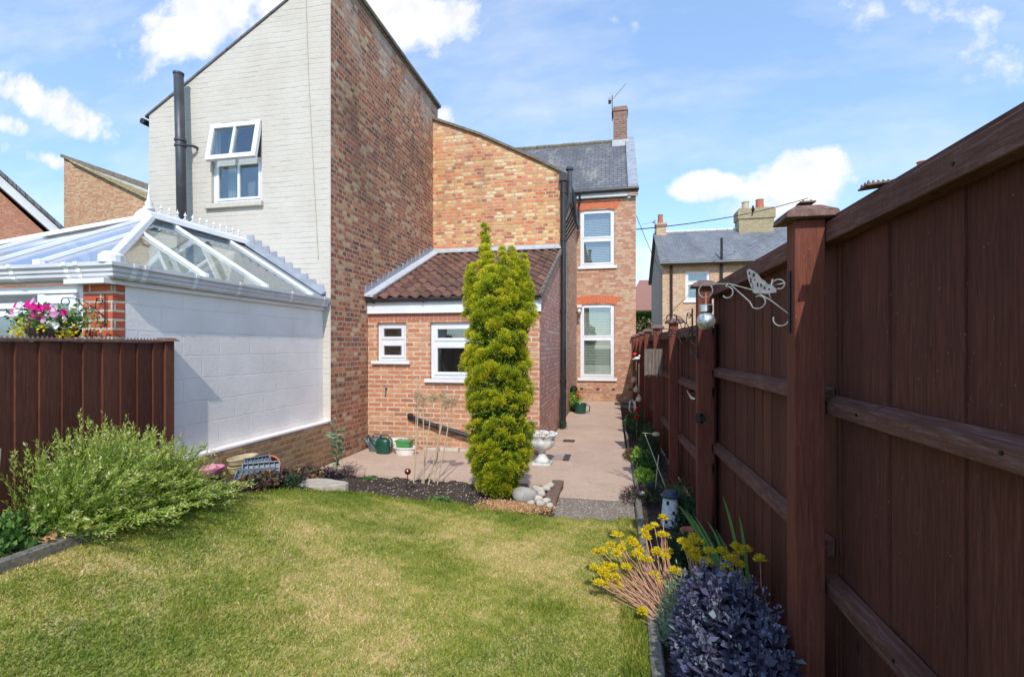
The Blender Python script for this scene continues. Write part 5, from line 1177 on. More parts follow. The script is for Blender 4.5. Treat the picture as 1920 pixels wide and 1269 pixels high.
k = 60; P = np.stack([ux + rng.normal(size=k) * .06, uy + rng.normal(size=k) * .06, np.full(k, .40)], 1); foliage('dry_plant', M['litter'], [leafmesh(P, unit(k, .5), .05, .012, rng.random(k), .1)], ur)
b = MB(); b.box(-.86, -.66, 8.60, 8.78, .004, .012)
for i in range(7): b.box(-.85 + i * .027, -.84 + i * .027, 8.61, 8.77, .012, .018)
tag(b.build('drain_grate', M['grate'], at=(-.76, 8.7, 0)), 'small dark rectangular drain grate in the path', 'drain')
b = MB(); b.box(-1.02, -.66, 7.22, 7.52, .003, .009); o = b.build('drain_cover', M['cover'], at=(-.84, 7.37, 0)); tag(o, 'square beige drain cover beside the white urn', 'drain cover')
b = MB(); b.box(-.72, -.63, 7.18, 7.56, .010, .018); tag(b.build('metal_strip', M['grate'], at=(-.68, 7.37, 0)), 'grey strip lying along the side of the drain cover', 'strip')
b = MB(); b.box(.04, .62, 14.35, 14.78, .003, .03); tag(b.build('door_mat', M['mat'], at=(.3, 14.5, 0), bevel=.005), 'dark blue grey mat on the path at the far wall', 'mat')
b = MB(); b.tube([(-1.04, 10.0, .0), (-1.06, 10.15, .3), (-1.07, 10.25, .62)], .016, 8); b.tube([(-1.04, 10.0, .0), (-.99, 9.95, .02), (-.96, 9.98, .10)], .016, 8); tag(b.build('black_hook', M['black'], at=(-1.04, 10, 0)), 'black rod leaning on the lean-to side wall by the drainpipe', 'rod')
lowplant('weed', 'small green weed at the foot of the black drainpipe', 'plant', (-1.0, 10.0, .0), .08, .2, .16, 220, .05, .014, M['leaf_dark'])
fp = thing('plant_pot', 'dark green handled pot with red flowers by the far window', 'pot', (-.86, 12.5, 0))
b = MB(); b.lathe((-.80, 12.4, 0), [(.13, 0), (.15, .24), (.16, .25), (.14, .25), (.12, .2), (.001, .2)], 20); b.tube([(-.66, 12.4, .04), (-.58, 12.4, .06), (-.57, 12.4, .18), (-.65, 12.4, .22)], .014, 8); b.build('pot_body', M['green_pl'], fp, smooth=False)
b = MB()
k = 320; P = np.array([-.95, 12.6, .3]) + rng.normal(size=(k, 3)) * np.array([.08, .08, .10]); foliage('foliage', M['leaf_lime'], [leafmesh(P, unit(k, .3), .07, .03, rng.random(k) * .6, .1)], fp)
k = 50; P = np.array([-.86, 12.5, .48]) + rng.normal(size=(k, 3)) * np.array([.03, .03, .06]); foliage('flower', M['redflower'], [leafmesh(P, unit(k), .045, .03, rng.random(k), .1)], fp)
b = MB(); b.ball((-1.0, 12.9, .52), .10, 12, 1.3); b.lathe((-1.0, 12.7, 0), [(.07, 0), (.09, .18), (.08, .19), (.001, .18)], 14); tag(b.build('potted_shrub', M['leaf_dark'], smooth=True, at=(-1, 12.8, 0)), 'small round dark shrub behind the red flowers', 'plant')
# ================================================================ right hand bed
purple = thing('purple_sedum', 'large mound of blue purple fleshy leaves at the near right kerb', 'plant', (.52, 2.35, 0))
P, D, T, L, Wd, Nn = [], [], [], [], [], []
SB = []
for i in range(270):
    w = random.uniform(0, 6.28); r_ = math.sqrt(random.random()); x = .515 + .175 * r_ * math.cos(w); y = 2.42 + .42 * r_ * math.sin(w)
    h = .33 + .21 * (1 - r_ * r_) + random.uniform(-.09, .07); lean = Vector(((x - .515) * .40, (y - 2.42) * .25, 0)); SB.append((x, y, h, lean))
    nn = 24; 
    for k in range(nn):
        f = .25 + .75 * k / nn; a_ = k * 2.4 + i; px, py, pz = x + lean.x * f, y + lean.y * f, h * f
        P.append((px, py, pz)); top = f > .93; D.append((math.cos(a_), math.sin(a_), .25 + .8 * top)); sz = (.036 if top else .064) * (1.15 - .25 * f); L.append(sz * random.uniform(.55, 1.25)); Wd.append(sz * .68)
        T.append((.05 + .75 * random.random() ** 1.2 + (.12 if top else 0) + (.35 if random.random() < .05 else 0))); Nn.append((0, 0, 1))
    if random.random() < .35:
        for k in range(14): P.append((x + lean.x + random.gauss(0, .012), y + lean.y + random.gauss(0, .012), h + random.uniform(0, .03))); D.append((random.gauss(0, .4), random.gauss(0, .4), 1)); L.append(.014); Wd.append(.009); T.append(random.uniform(.6, .95)); Nn.append((0, 0, 1))
foliage('foliage', M['leaf_purple'], [leafmesh(np.array(P), np.array(D), np.array(L), np.array(Wd), np.array(T), .18, np.array(Nn, float))], purple)
b = MB()
for (x, y, h, lean) in SB: b.tube([(x, y, 0), (x + lean.x, y + lean.y, h)], .004, 4, False)
b.build('stem', M['leaf_purple'], purple)
ys_p = thing('yellow_stonecrop', 'yellow flowering stonecrop with pinkish stems spilling over the kerb', 'plant', (.42, 3.0, 0))
heads = [(1243, 968, .42), (1160, 1000, .36), (1145, 1020, .3), (1130, 1030, .28), (1165, 1025, .3), (1115, 1062, .22), (1130, 1072, .2), (1140, 1080, .18), (1150, 1060, .22), (1175, 1060, .24), (1185, 1010, .34), (1207, 995, .38),
         (1212, 1005, .36), (1205, 1045, .26), (1200, 1030, .28), (1232, 1030, .32), (1247, 1040, .32), (1240, 1000, .38), (1280, 1012, .40), (1300, 1010, .42), (1310, 1013, .42), (1298, 1035, .38), (1312, 1045, .36), (1305, 1030, .4), (1330, 1030, .42),
         (1352, 1030, .42), (1380, 1022, .44), (1385, 1030, .42), (1425, 1045, .45), (1360, 1062, .38), (1367, 1045, .4), (1205, 1143, .12), (1138, 1092, .14), (1325, 1048, .36), (1265, 1067, .30), (1310, 1078, .34), (1290, 1020, .4), (1227, 1075, .2), (1192, 1020, .3)]
heads += [(u + random.uniform(-22, 22), v + random.uniform(-8, 22), z * random.uniform(.8, .98)) for (u, v, z) in heads if u < 1400 and v < 1100]
st = MB(); P, D, L, Wd, T = [], [], [], [], []
for i, (u, v, z) in enumerate(heads):
    r_ = ray(u, v); t_ = (z - EYE) / r_[2]; X, Y = r_[0] * t_, r_[1] * t_
    bx, by = (.34 + random.uniform(-.04, .06), 3.0 + random.uniform(-.12, .15)) if u < 1260 else (.50 + random.uniform(-.05, .1), 3.0 + random.uniform(-.1, .3))
    if u > 1370: bx, by = X - .02, Y - .2
    st.tube([(bx, by, .02), (bx * .5 + X * .5 + .03, by * .5 + Y * .5, z * .36 + .03), (bx * .2 + X * .8, by * .2 + Y * .8, z * .68), (X, Y, z - .015)], [.0032, .003, .0028, .0025], 5, False)
    k = 80; dd = unit(k, .5); dd[:, 2] = np.abs(dd[:, 2]) * .8 + .1; P.append(np.array([X, Y, z - .018]) + dd * .006); D.append(dd); L.append(rng.uniform(.018, .042, k)); Wd.append(np.full(k, .007)); T.append(rng.random(k))
    P.append(np.array([X, Y, z - .018]) + dd * .032); D.append(unit(k, .4)); L.append(rng.uniform(.008, .015, k)); Wd.append(np.full(k, .009)); T.append(rng.random(k))
    if u < 1260:
        for q in range(2):  # neighbouring bare stems
            ex, ey = X + random.gauss(0, .05), Y + random.gauss(0, .06); zq = z * random.uniform(.5, .85); st.tube([(bx, by, .02), (bx * .55 + ex * .45, by * .55 + ey * .45, zq * .45), (ex * .8 + bx * .2, ey * .8 + by * .2, zq)], [.0022, .002, .0016], 4, False)
foliage('flower_head', M['yellow_fl'], [leafmesh(np.concatenate(P), np.concatenate(D), np.concatenate(L), np.concatenate(Wd), np.concatenate(T), .2)], ys_p)
st.build('stem', M['sedum_stem'], ys_p)
P, D = [], []; k = 3600
X = np.where(rng.random(k) < .6, .32, .44) + rng.normal(size=k) * .055; Y = 2.98 + np.clip(rng.normal(size=k), -1.1, 2) * .15; Z = rng.uniform(.02, .30, k) * np.exp(-((X - .38) / .11) ** 2)
foliage('foliage', M['leaf_grey'], [leafmesh(np.stack([X, Y, Z], 1), unit(k, .8), .034, .006, rng.random(k), .1)], ys_p)
# iris-like straps
ir = thing('iris_plant', 'fan of long green strap leaves against the fence', 'plant', (.80, 3.2, 0)); parts = []
for (u, v, z, sx) in ((1265, 940, .36, .0), (1285, 955, .38, 0), (1300, 965, .36, .0), (1290, 1000, .22, 0), (1310, 985, .32, .02), (1355, 930, .62, .05), (1385, 965, .52, .06), (1325, 975, .35, .02), (1340, 990, .36, .03), (1275, 948, .30, 0), (1300, 1015, .2, 0)):
    r_ = ray(u, v); t_ = (z - EYE) / r_[2]; tip = np.array([min(r_[0] * t_, .88), r_[1] * t_, z]); base = np.array([.74 + sx, 3.05 + random.uniform(-.05, .12), 0.])
    mid = base * .45 + tip * .55 + np.array([0, 0, .16]); n = 7; pr = base
    b = MB(); vs = []
    for i in range(n + 1):
        f = i / n; p_ = (1 - f) ** 2 * base + 2 * f * (1 - f) * mid + f * f * tip; w = .011 * (1 - f ** 3) + .001; vs += [tuple(p_ + np.array([w, 0, 0])), tuple(p_ + np.array([0, -.3 * w, -w * .4])), tuple(p_ - np.array([w, 0, 0]))]
    fs = []
    for i in range(n):
        a_ = i * 3; fs += [(a_, a_ + 1, a_ + 4, a_ + 3), (a_ + 1, a_ + 2, a_ + 5, a_ + 4)]
    b.tint = random.uniform(.4, .9); b.add(vs, fs); b.build('leaf', M['leaf'], ir)
lowplant('dark_shrub', 'dark grey green small-leaved shrub below the lighthouse ornament', 'plant', (.62, 3.85, 0), .27, .42, .24, 3600, .03, .016, M['leaf_dark'], t0=.2)
lowplant('dark_shrub', 'dark green foliage at the foot of the middle fence post', 'plant', (.66, 4.9, 0), .20, .42, .22, 2000, .035, .018, M['leaf_dark'], t0=.3)
lowplant('dark_shrub', 'dark feathery plant hanging over the path edge beside the lighthouse', 'plant', (.33, 5.48, 0), .26, .22, .16, 1500, .06, .006, M['leaf_black'])
grassclump('green_grass', 'green grassy tuft behind the lighthouse ornament', 'plant', (.58, 5.55, 0), 140, .30, .008, .5, M['leaf'], t0=.3)
lowplant('lime_plant', 'lime green low plant by the thin path edging', 'plant', (.38, 6.35, 0), .12, .28, .12, 500, .05, .035, M['leaf_lime'])
lowplant('lime_plant', 'second lime green clump farther along the path edging', 'plant', (.36, 7.35, 0), .10, .22, .20, 400, .05, .03, M['leaf_lime'], t1=.6)
lowplant('dark_shrub', 'rusty brown low plant spilling over the path edge', 'plant', (.27, 7.6, 0), .12, .38, .10, 700, .04, .02, M['leaf_bronze'], t0=.4)
lowplant('dark_shrub', 'tall dark green plant by the canes against the fence', 'plant', (.50, 7.5, 0), .15, .5, .52, 2600, .045, .012, M['leaf_dark'], up=1.0, t0=.3)
lowplant('dark_shrub', 'leafy green patch between the path and the second post', 'plant', (.42, 6.9, 0), .16, .3, .24, 1200, .05, .02, M['leaf'])
lowplant('dark_shrub', 'upright dark shrub below the hanging wind chimes', 'plant', (.45, 9.3, 0), .13, .5, .55, 2000, .05, .012, M['leaf_dark'], up=1.0, t0=.3)
lowplant('dark_shrub', 'low green cushion at the far end of the path edging', 'plant', (.37, 10.4, 0), .16, .7, .26, 1500, .05, .025, M['leaf_dark'], t0=.4)
rf2 = thing('red_flower', 'two red blooms on a thin stem in the far bed', 'flower', (.40, 8.9, 0)); b = MB(); b.tube([(.40, 8.9, 0), (.40, 8.9, .55)], .004, 5); b.build('stem', M['silver'], rf2)
for z in (.56, .43): k = 60; foliage('bloom', M['redflower'], [leafmesh(np.array([.40, 8.9, z]) + unit(k) * .01, unit(k), .045, .03, rng.random(k), .1)], rf2)
b = MB(); b.tube([(.60, 6.0, 0), (.42, 6.9, .47)], .006, 6); tag(b.build('bamboo_cane', M['cane'], at=(.6, 6, 0)), 'pale cane leaning back towards the far bed, the longer one', 'cane')
b = MB(); b.tube([(.47, 5.9, 0), (.53, 6.15, .36)], .006, 6); tag(b.build('bamboo_cane', M['cane'], at=(.47, 5.9, 0)), 'shorter pale cane crossing the long leaning one', 'cane')
b = MB(); b.hexa([(.40, 5.66, .02), (.43, 5.66, .02), (.43, 5.69, .02), (.40, 5.69, .02)], [(.37, 5.68, .16), (.41, 5.68, .16), (.41, 5.70, .16), (.37, 5.70, .16)]); tag(b.build('glass_ornament', M['teal'], at=(.4, 5.67, 0), bevel=.005), 'little teal glass ornament among the lime green leaves', 'ornament')
lh = thing('lighthouse_ornament', 'small white lighthouse ornament with a dark blue top in the bed', 'ornament', (.515, 4.78, 0)); lx, ly = .515, 4.78
b = MB()
def lhs(i, w, r, z): return r * (1 + .012 * math.sin(9 * w + z * 60)), z
b.lathe((lx, ly, 0), [(.088, 0), (.086, .04), (.078, .12), (.069, .20), (.062, .27)], 28, 1, 1, lhs); b.build('tower', M['white_paint'], lh, smooth=True)
b = MB(); b.lathe((lx, ly, .268), [(.085, .0), (.088, .015), (.07, .022), (.062, .04), (.05, .055), (.01, .06)], 20); b.build('roof', M['navy'], lh)
for (dx_, z) in ((-.03, .225), (.02, .14), (-.045, .06), (.012, .05)): b = MB(); b.box(lx + dx_ - .010, lx + dx_ + .010, ly - .089 + z * .07, ly - .05, z - .014, z + .016); b.build('window', M['black'], lh)
b = MB(); b.lathe((.63, 4.35, 0), [(.06, 0), (.075, .10), (.085, .10), (.085, .125), (.07, .125), (.001, .1)], 20); tag(b.build('terracotta_pot', M['terracotta'], at=(.63, 4.35, 0)), 'terracotta pot half hidden beside the lighthouse ornament', 'pot')
b = MB(); b.ball((.30, 5.52, .07), .04, 10, .7); tag(b.build('white_shell', M['white_paint'], smooth=True, at=(.3, 5.52, 0)), 'small white shell at the corner of the path', 'ornament')
# scroll brackets
def arc(c, r, a0, a1, n=14, plane='x', r1=None):
    r1 = r if r1 is None else r1; out = []
    for i in range(n + 1):
        f = i / n; a = a0 + (a1 - a0) * f; rr = r + (r1 - r) * f; out.append((c[0] + rr * math.cos(a), c[1] + rr * math.sin(a)))
    return out
def bracket(name, label, P0, ux, sc, mat, long_=1.0):
    """scroll bracket fixed at P0 (top of back plate); ux = unit vector pointing away from the post"""
    o = thing(name, label, 'bracket', P0); ux = Vector(ux).normalized()
    def w3(p): return Vector(P0) + ux * p[0] * sc + Vector((0, 0, p[1] * sc))
    def tb(pts, r_, nm): b = MB(); b.tube([w3(p) for p in pts], r_ * sc, 6); return b.build(nm, mat, o, smooth=True)
    b = MB(); c0, c1 = w3((0, .07)), w3((0, -.30)); b.tube([c0, c1], .009 * sc, 4); b.build('back_plate', M['iron'], o)
    tb([(.0, -.19), (.10, -.10), (.20, -.03), (.32 * long_, .02), (.46 * long_, .03)] + [(.46 * long_ + q[0], q[1] - .015) for q in arc((0, 0), .045, R(90), R(-230), 14)], .0048, 'arm')
    tb([(.02, .0)] + arc((.055, -.01), .04, R(0), R(300), 12, r1=.022), .005, 'scroll')
    tb([(.09, .03)] + [(.11, -.06), (.10, -.09)], .005, 'scroll')
    tb([(.0, -.22)] + arc((.045, -.215), .042, R(-160), R(20), 10), .005, 'scroll')
    tb([(.31 * long_, .01), (.22, -.10)] + arc((.17, -.10), .05, R(-50), R(-300), 12, r1=.03), .005, 'scroll')
    tb([(.33 * long_, .02)] + arc((.335 * long_, -.04), .045, R(80), R(330), 12, r1=.025), .005, 'scroll')
    return o
br1 = bracket('scroll_bracket', 'silver scrolled bracket with a butterfly on the nearest capped post', (.742, 2.33, 1.925), (-.89, .45, 0), .72, M['silver'], 1.06)
bf = thing('butterfly_ornament', 'grey metal butterfly cut with slots perched on the silver bracket', 'ornament', (.62, 2.38, 1.88))
def wing(name, pts, holes_, off):
    b = MB(); n = len(pts)
    W3 = lambda x, z, d=0: (.742 - .89 * x + off[0], 2.33 + .45 * x + off[1] + d, 1.89 + z + off[2])
    q = [W3(x, z) for x, z in pts]
    b.add([*q, *[(a_, c_ + .002, d_) for a_, c_, d_ in q]], [tuple(range(n)), tuple(range(2 * n - 1, n - 1, -1))] + [(i, i + n, (i + 1) % n + n, (i + 1) % n) for i in range(n)])
    b.build(name, M['silver'], bf)
    for (hx, hz_, hw, hh_) in holes_:
        b = MB(); b.hexa([W3(hx + hw, hz_ - hh_, -.003), W3(hx - hw, hz_ - hh_, -.003), W3(hx - hw, hz_ - hh_, -.0005), W3(hx + hw, hz_ - hh_, -.0005)],
                         [W3(hx + hw * .9, hz_ + hh_, -.003), W3(hx - hw * .3, hz_ + hh_, -.003), W3(hx - hw * .3, hz_ + hh_, -.0005), W3(hx + hw * .9, hz_ + hh_, -.0005)]); b.build('slot', M['iron'], bf)
wing('upper_wing', [(.135, .0), (.152, .03), (.165, .07), (.170, .105), (.160, .112), (.140, .100), (.120, .080), (.105, .055), (.100, .02), (.105, .0)],
     [(.158, .092, .004, .005), (.140, .082, .005, .007), (.152, .058, .003, .011), (.136, .052, .003, .009), (.120, .058, .004, .005)], (0, .004, 0))
wing('lower_wing', [(.140, -.002), (.146, .05), (.120, .066), (.098, .052), (.086, .036), (.066, .028), (.050, .010), (.052, -.004), (.09, -.006)],
     [(.126, .036, .003, .009), (.112, .034, .004, .006), (.098, .020, .004, .005), (.080, .014, .004, .003)], (0, -.004, 0))
b = MB(); b.tube([(.742 - .89 * .145, 2.33 + .45 * .145, 1.895), (.742 - .89 * .085, 2.33 + .45 * .085, 1.885)], [.004, .006], 6); b.build('body', M['silver'], bf)
sg = thing('solar_globe', 'glass mosaic globe light with steel cap hanging from the bracket', 'lantern', (.43, 2.4875, 1.75)); gx_, gy_ = .430, 2.4875
b = MB(); b.tube([(gx_, gy_, 1.905), (gx_, gy_, 1.85)], .004, 5); b.build('hanger', M['terracotta'], sg)
b = MB(); b.lathe((gx_, gy_, 1.812), [(.028, 0), (.030, .004), (.030, .034), (.026, .038)], 24); b.build('cap', M['steel'], sg, smooth=False)
b = MB(); b.ball((gx_, gy_, 1.772), .043, 28); b.build('globe', M['solar_globe'], sg, smooth=True)
bracket('scroll_bracket', 'dark scrolled bracket on the post beyond the gate', (.655, 4.42, 1.92), (-.5, .95, 0), .75, M['iron'], 1.0)
bracket('scroll_bracket', 'second dark bracket just above the gate top', (.70, 4.44, 1.79), (-.72, .7, 0), .8, M['iron'], 1.1)
tag_ = MB(); tag_.box(.42, .66, 7.1, 7.13, 1.26, 1.62)
for i in range(5): tag_.box(.425 + i * .048, .46 + i * .048, 7.088, 7.098, 1.25 - .02 * (i % 2), 1.61)
tag(tag_.build('wooden_plaque', M['wood_old'], at=(.54, 7.1, 1.4)), 'weathered grey slatted wooden board hung on the far fence', 'board')
# hanging globes
gl_l = ['upper hanging amber glass globe at the far fence', 'middle hanging amber glass globe at the far fence', 'lowest hanging amber glass globe at the far fence']
for i, (x, y, z) in enumerate([(.49, 12.3, .85), (.47, 10.7, .75), (.46, 9.4, .69)]):
    o = thing('hanging_globe', gl_l[i], 'ornament', (x, y, z), 'amber globes hanging along the far fence'); b = MB(); b.ball((x, y, z), .062 * (1.15, 1.0, .9)[i], 18); b.build('globe', M['amber_globe'], o, smooth=True)
    b = MB(); b.tube([(x, y, z + .06), (x, y, 1.35)], .004, 5); b.lathe((x, y, z + .055), [(.025, 0), (.02, .03)], 10); b.build('hanger', M['bone'], o)
b = MB(); b.ball((.52, 12.6, 1.46), .055, 12); tag(b.build('red_ball', M['red'], smooth=True, at=(.52, 12.6, 1.46)), 'little red ball fixed near the far fence top', 'ornament')
bd = thing('bird_ornament', 'white bird figure hanging beside the red ball', 'ornament', (.50, 11.0, 1.4)); b = MB(); b.ball((.50, 11.0, 1.40), .045, 12, .8, 1.5, 1); b.ball((.55, 11.0, 1.45), .026, 10); b.hexa([(.40, 10.98, 1.37), (.46, 10.98, 1.37), (.46, 11.02, 1.37), (.40, 11.02, 1.37)], [(.39, 10.98, 1.385), (.46, 10.98, 1.41), (.46, 11.02, 1.41), (.39, 11.02, 1.385)]); b.build('body', M['white_paint'], bd, smooth=True)
hf = thing('white_hook_figure', 'white bent wire figure standing in the bed below the globes', 'ornament', (.44, 11.4, 0)); b = MB(); b.tube([(.46, 11.4, 0), (.46, 11.4, .35), (.42, 11.4, .48), (.36, 11.4, .42), (.35, 11.4, .25), (.40, 11.4, .18)], .016, 8); b.tube([(.50, 11.4, .05), (.47, 11.4, .45)], .02, 8); b.build('body', M['white_paint'], hf, smooth=True)
b = MB(); b.lathe((.55, 6.75, .50), [(.001, -.03), (.05, -.01), (.055, .01), (.03, .03), (.001, .035)], 16, 1, .8); b.tube([(.38, 6.78, .51), (.52, 6.75, .51)], .005, 6); tag(b.build('garden_ornament', M['cream_pot'], smooth=True, at=(.55, 6.75, .5)), 'cream snail-like ornament on the far bed cane', 'ornament')
gz1 = MB(); gz1.hexa([(.755, 1.62, -.02), (.80, 1.62, -.02), (.80, 1.68, -.02), (.755, 1.68, -.02)], [(.74, 1.64, .06), (.80, 1.64, .06), (.80, 1.66, .06), (.74, 1.66, .06)])
tag(gz1.build('glass_ornament', M['teal'], at=(.77, 1.65, 0)), 'teal ornament low at the near fence, bottom right', 'ornament')
# ================================================================ hanging basket
hb = thing('hanging_basket', 'dark wicker basket of magenta, white and yellow flowers above the left fence', 'hanging basket', (-4.27, 3.10, 1.72)); hx, hy = -4.28, 3.08
b = MB(); b.lathe((hx, hy, 1.64), [(.05, 0), (.12, .05), (.165, .12), (.17, .15), (.15, .15), (.001, .12)], 28, 1.15, .9, lambda i, w, r, z: (r * (1 + .02 * math.sin(24 * w + i * 3)), z)); b.build('basket', M['wicker'], hb)
def cluster(c, s, n, L, W_, mat, name, t0=0, t1=1, up=.1):
    P = np.array(c) + rng.normal(size=(n, 3)) * np.array(s); return foliage(name, mat, [leafmesh(P, unit(n, up), rng.uniform(.7, 1.2, n) * L, W_, rng.uniform(t0, t1, n), .15)], hb)
cluster((hx, hy, 1.86), (.13, .09, .05), 900, .04, .022, M['leaf'], 'foliage', .3, 1)
def bloom(c, r_, mat, name='petunia'):
    n = 7; b = MB(); d = Vector((random.uniform(-.4, .4), -1, random.uniform(0, .7))).normalized(); s_ = d.cross(Vector((0, 0, 1))).normalized(); u_ = s_.cross(d); c = Vector(c)
    vs = [tuple(c - d * .012)]
    for i in range(15): a = 2 * math.pi * i / 15; rr = r_ * (1 - .14 * (i % 3 == 0)); vs.append(tuple(c + d * .012 + s_ * math.cos(a) * rr + u_ * math.sin(a) * rr))
    b.tint = random.random(); b.add(vs, [(0, i + 1, (i + 1) % 15 + 1) for i in range(15)]); b.build(name, mat, hb)
for (dx_, dz) in ((-.19, .27), (-.08, .265), (-.03, .25), (.0, .235), (.03, .225), (.04, .24), (.13, .23), (-.14, .10), (-.01, .19), (.02, .18), (.22, .19), (.19, .205), (-.11, .25)): bloom((hx + dx_, hy - .10 + random.uniform(-.03, .05), 1.70 + dz + random.uniform(-.01, .02)), random.uniform(.026, .036), M['pinkflower'])
for (dx_, dz) in ((-.23, .20), (-.15, .27), (-.17, .21), (-.05, .29), (-.20, .24), (.05, .17), (.08, .21), (.11, .18), (.15, .21), (.17, .15), (.20, .11), (.12, .13), (.07, .14), (.23, .15), (.18, .19), (.09, .25), (.21, .08)): bloom((hx + dx_, hy - .10 + random.uniform(-.03, .05), 1.70 + dz + random.uniform(-.02, .02)), random.uniform(.024, .032), M['whiteflower'])
cluster((hx - .15, hy - .1, 1.76), (.03, .03, .05), 160, .025, .02, M['yellow_fl'], 'yellow_foliage', .3, 1)
cluster((hx + .20, hy - .05, 1.76), (.03, .03, .035), 110, .025, .02, M['yellow_fl'], 'yellow_foliage', .0, .5)
cluster((hx + .06, hy - .12, 1.79), (.02, .02, .015), 40, .025, .02, M['yellow_fl'], 'yellow_foliage', .3, 1)
bracket('scroll_bracket', 'black scrolled bracket on the red brick pillar above the flowers', (-4.10, 3.33, 2.03), (-1, -.25, 0), .72, M['iron'], .95)
# ================================================================ things beyond
nb = thing('far_house', 'distant pale brick house with slate roof and yellow chimney stack', 'house', (5, 22, 0))
b = MB(); NW = (2.85, 3.78, 3.50, 4.68); wall_y(b, 1.96, 14, 0, 5.0, 21, [NW]); b.build('front_wall', M['brick_neigh'], nb)
b = MB(); b.add([(1.96, 21, 0), (1.96, 21, 5.0), (1.98, 24.2, 6.9), (2.0, 27.5, 5.0), (2.0, 27.5, 0)], [(0, 1, 2, 3, 4)]); b.build('gable_wall', M['stone_grey'], nb)
b = MB(); b.hexa([(1.84, 20.75, 4.96), (14, 20.75, 4.96), (14, 24.2, 6.92), (1.84, 24.2, 6.92)], [(1.84, 20.75, 5.02), (14, 20.75, 5.02), (14, 24.2, 6.98), (1.84, 24.2, 6.98)])
b.hexa([(1.84, 24.2, 6.92), (14, 24.2, 6.92), (14, 27.6, 4.96), (1.84, 27.6, 4.96)], [(1.84, 24.2, 6.98), (14, 24.2, 6.98), (14, 27.6, 5.02), (1.84, 27.6, 5.02)]); b.build('roof', M['slate_far'], nb)
b = MB()
for i in range(26): b.tube([(1.9 + i * .46, 24.2, 7.0), (1.9 + i * .46 + .44, 24.2, 7.0)], .07, 6)
b.build('ridge_tiles', M['sill'], nb)
b = MB(); b.tube([(1.84, 20.7, 4.97), (14, 20.7, 4.97)], .07, 8); b.build('gutter', M['black'], nb)
b = MB(); b.tube([(2.3, 20.92, 0), (2.3, 20.92, 4.95)], .05, 8); b.tube([(4.2, 20.9, 2), (4.2, 20.9, 5.2), (4.2, 20.9, 5.95)], .05, 8); b.build('downpipe', M['black'], nb)
window(nb, *NW, 21, split=4.22, sillz=.08, sillm='upvc', fw=.07, gl='glass_sky')
b = MB(); b.box(5.5, 6.95, 23.75, 24.5, 6.3, 7.35); b.box(5.45, 7.0, 23.7, 24.55, 7.35, 7.75); b.box(5.52, 6.93, 23.77, 24.48, 7.75, 7.83); chy = b.build('chimney', M['chim_yellow'], nb)
b = MB(); b.lathe((5.85, 24.1, 7.83), [(.17, 0), (.14, .3), (.17, .34), (.12, .35)], 14); b.build('chimney_pot', M['pot_yellow'], nb)['label'] = 'yellow chimney pot'
b = MB(); b.lathe((6.45, 24.1, 7.83), [(.18, 0), (.16, .38), (.18, .42), (.12, .42)], 14); b.build('chimney_pot', M['terracotta'], nb)['label'] = 'red chimney pot on the yellow stack'
b = MB(); b.box(1.96, 2.40, 23.9, 24.5, 6.4, 7.28); b.box(1.92, 2.44, 23.86, 24.54, 7.28, 7.38); b.build('chimney', M['brick_neigh'], nb)
b = MB(); b.lathe((2.16, 24.2, 7.38), [(.13, 0), (.11, .4), (.13, .44), (.08, .44)], 14); b.build('chimney_pot', M['terracotta'], nb)
aerial('tv_aerial', 'television aerial beside the small red chimney pot of the far house', 1.9, 24.0, 6.95, .85, R(190), R(-12))
ho = thing('tiled_cottage', 'small distant cottage roof of red brown tiles above the hedge', 'house', (2, 31, 0))
b = MB(); b.hexa([(.6, 30, 3.75), (4.5, 30, 3.75), (4.5, 34, 6.0), (1.7, 34, 6.0)], [(.6, 30, 3.82), (4.5, 30, 3.82), (4.5, 34, 6.07), (1.7, 34, 6.07)]); b.build('roof', M['pantile_bg'], ho)
b = MB(); b.box(.8, 4.5, 30.3, 33.5, 0, 3.8); b.build('wall', M['brick_neigh'], ho)
k = 9000; P = np.stack([rng.uniform(.5, 3.4, k), rng.uniform(28.6, 29.2, k), rng.uniform(.0, 3.48, k)], 1); P[:, 2] = np.where(rng.random(k) < .3, 3.45 + rng.normal(size=k) * .03, P[:, 2])
tag(foliage('hedge', M['hedge'], [leafmesh(P, unit(k, .3), .16, .09, rng.random(k), .15)], at=(2, 29, 0)), 'clipped bright green hedge behind the gap right of the house', 'hedge')
# overhead line with a bird
wr = thing('overhead_cable', 'black overhead cable sagging across to the far house', 'cable', (2, 17, 6)); b = MB()
pA, pB = Vector((.66, 15.34, 5.17)), Vector((8.2, 23.5, 8.05)); pts = []
for i in range(21): f = i / 20; q = pA.lerp(pB, f); q.z -= .35 * 4 * f * (1 - f) * .5; pts.append(q)
b.tube(pts, .016, 5); b.build('line', M['wire'], wr)
b = MB(); pA, pB = Vector((.68, 15.4, 5.6)), Vector((1.96, 21.0, 4.55)); pts = [pA.lerp(pB, i / 12) - Vector((0, 0, .08 * 4 * (i / 12) * (1 - i / 12))) for i in range(13)]; b.tube(pts, .009, 5); b.build('line', M['wire'], wr)
bi = thing('perched_bird', 'small dark bird perched on the overhead cable', 'bird', (4.0, 19, 6.5)); f = .60; q = Vector((.66, 15.34, 5.17)).lerp(Vector((8.2, 23.5, 8.05)), f); q.z -= .35 * 2 * f * (1 - f)
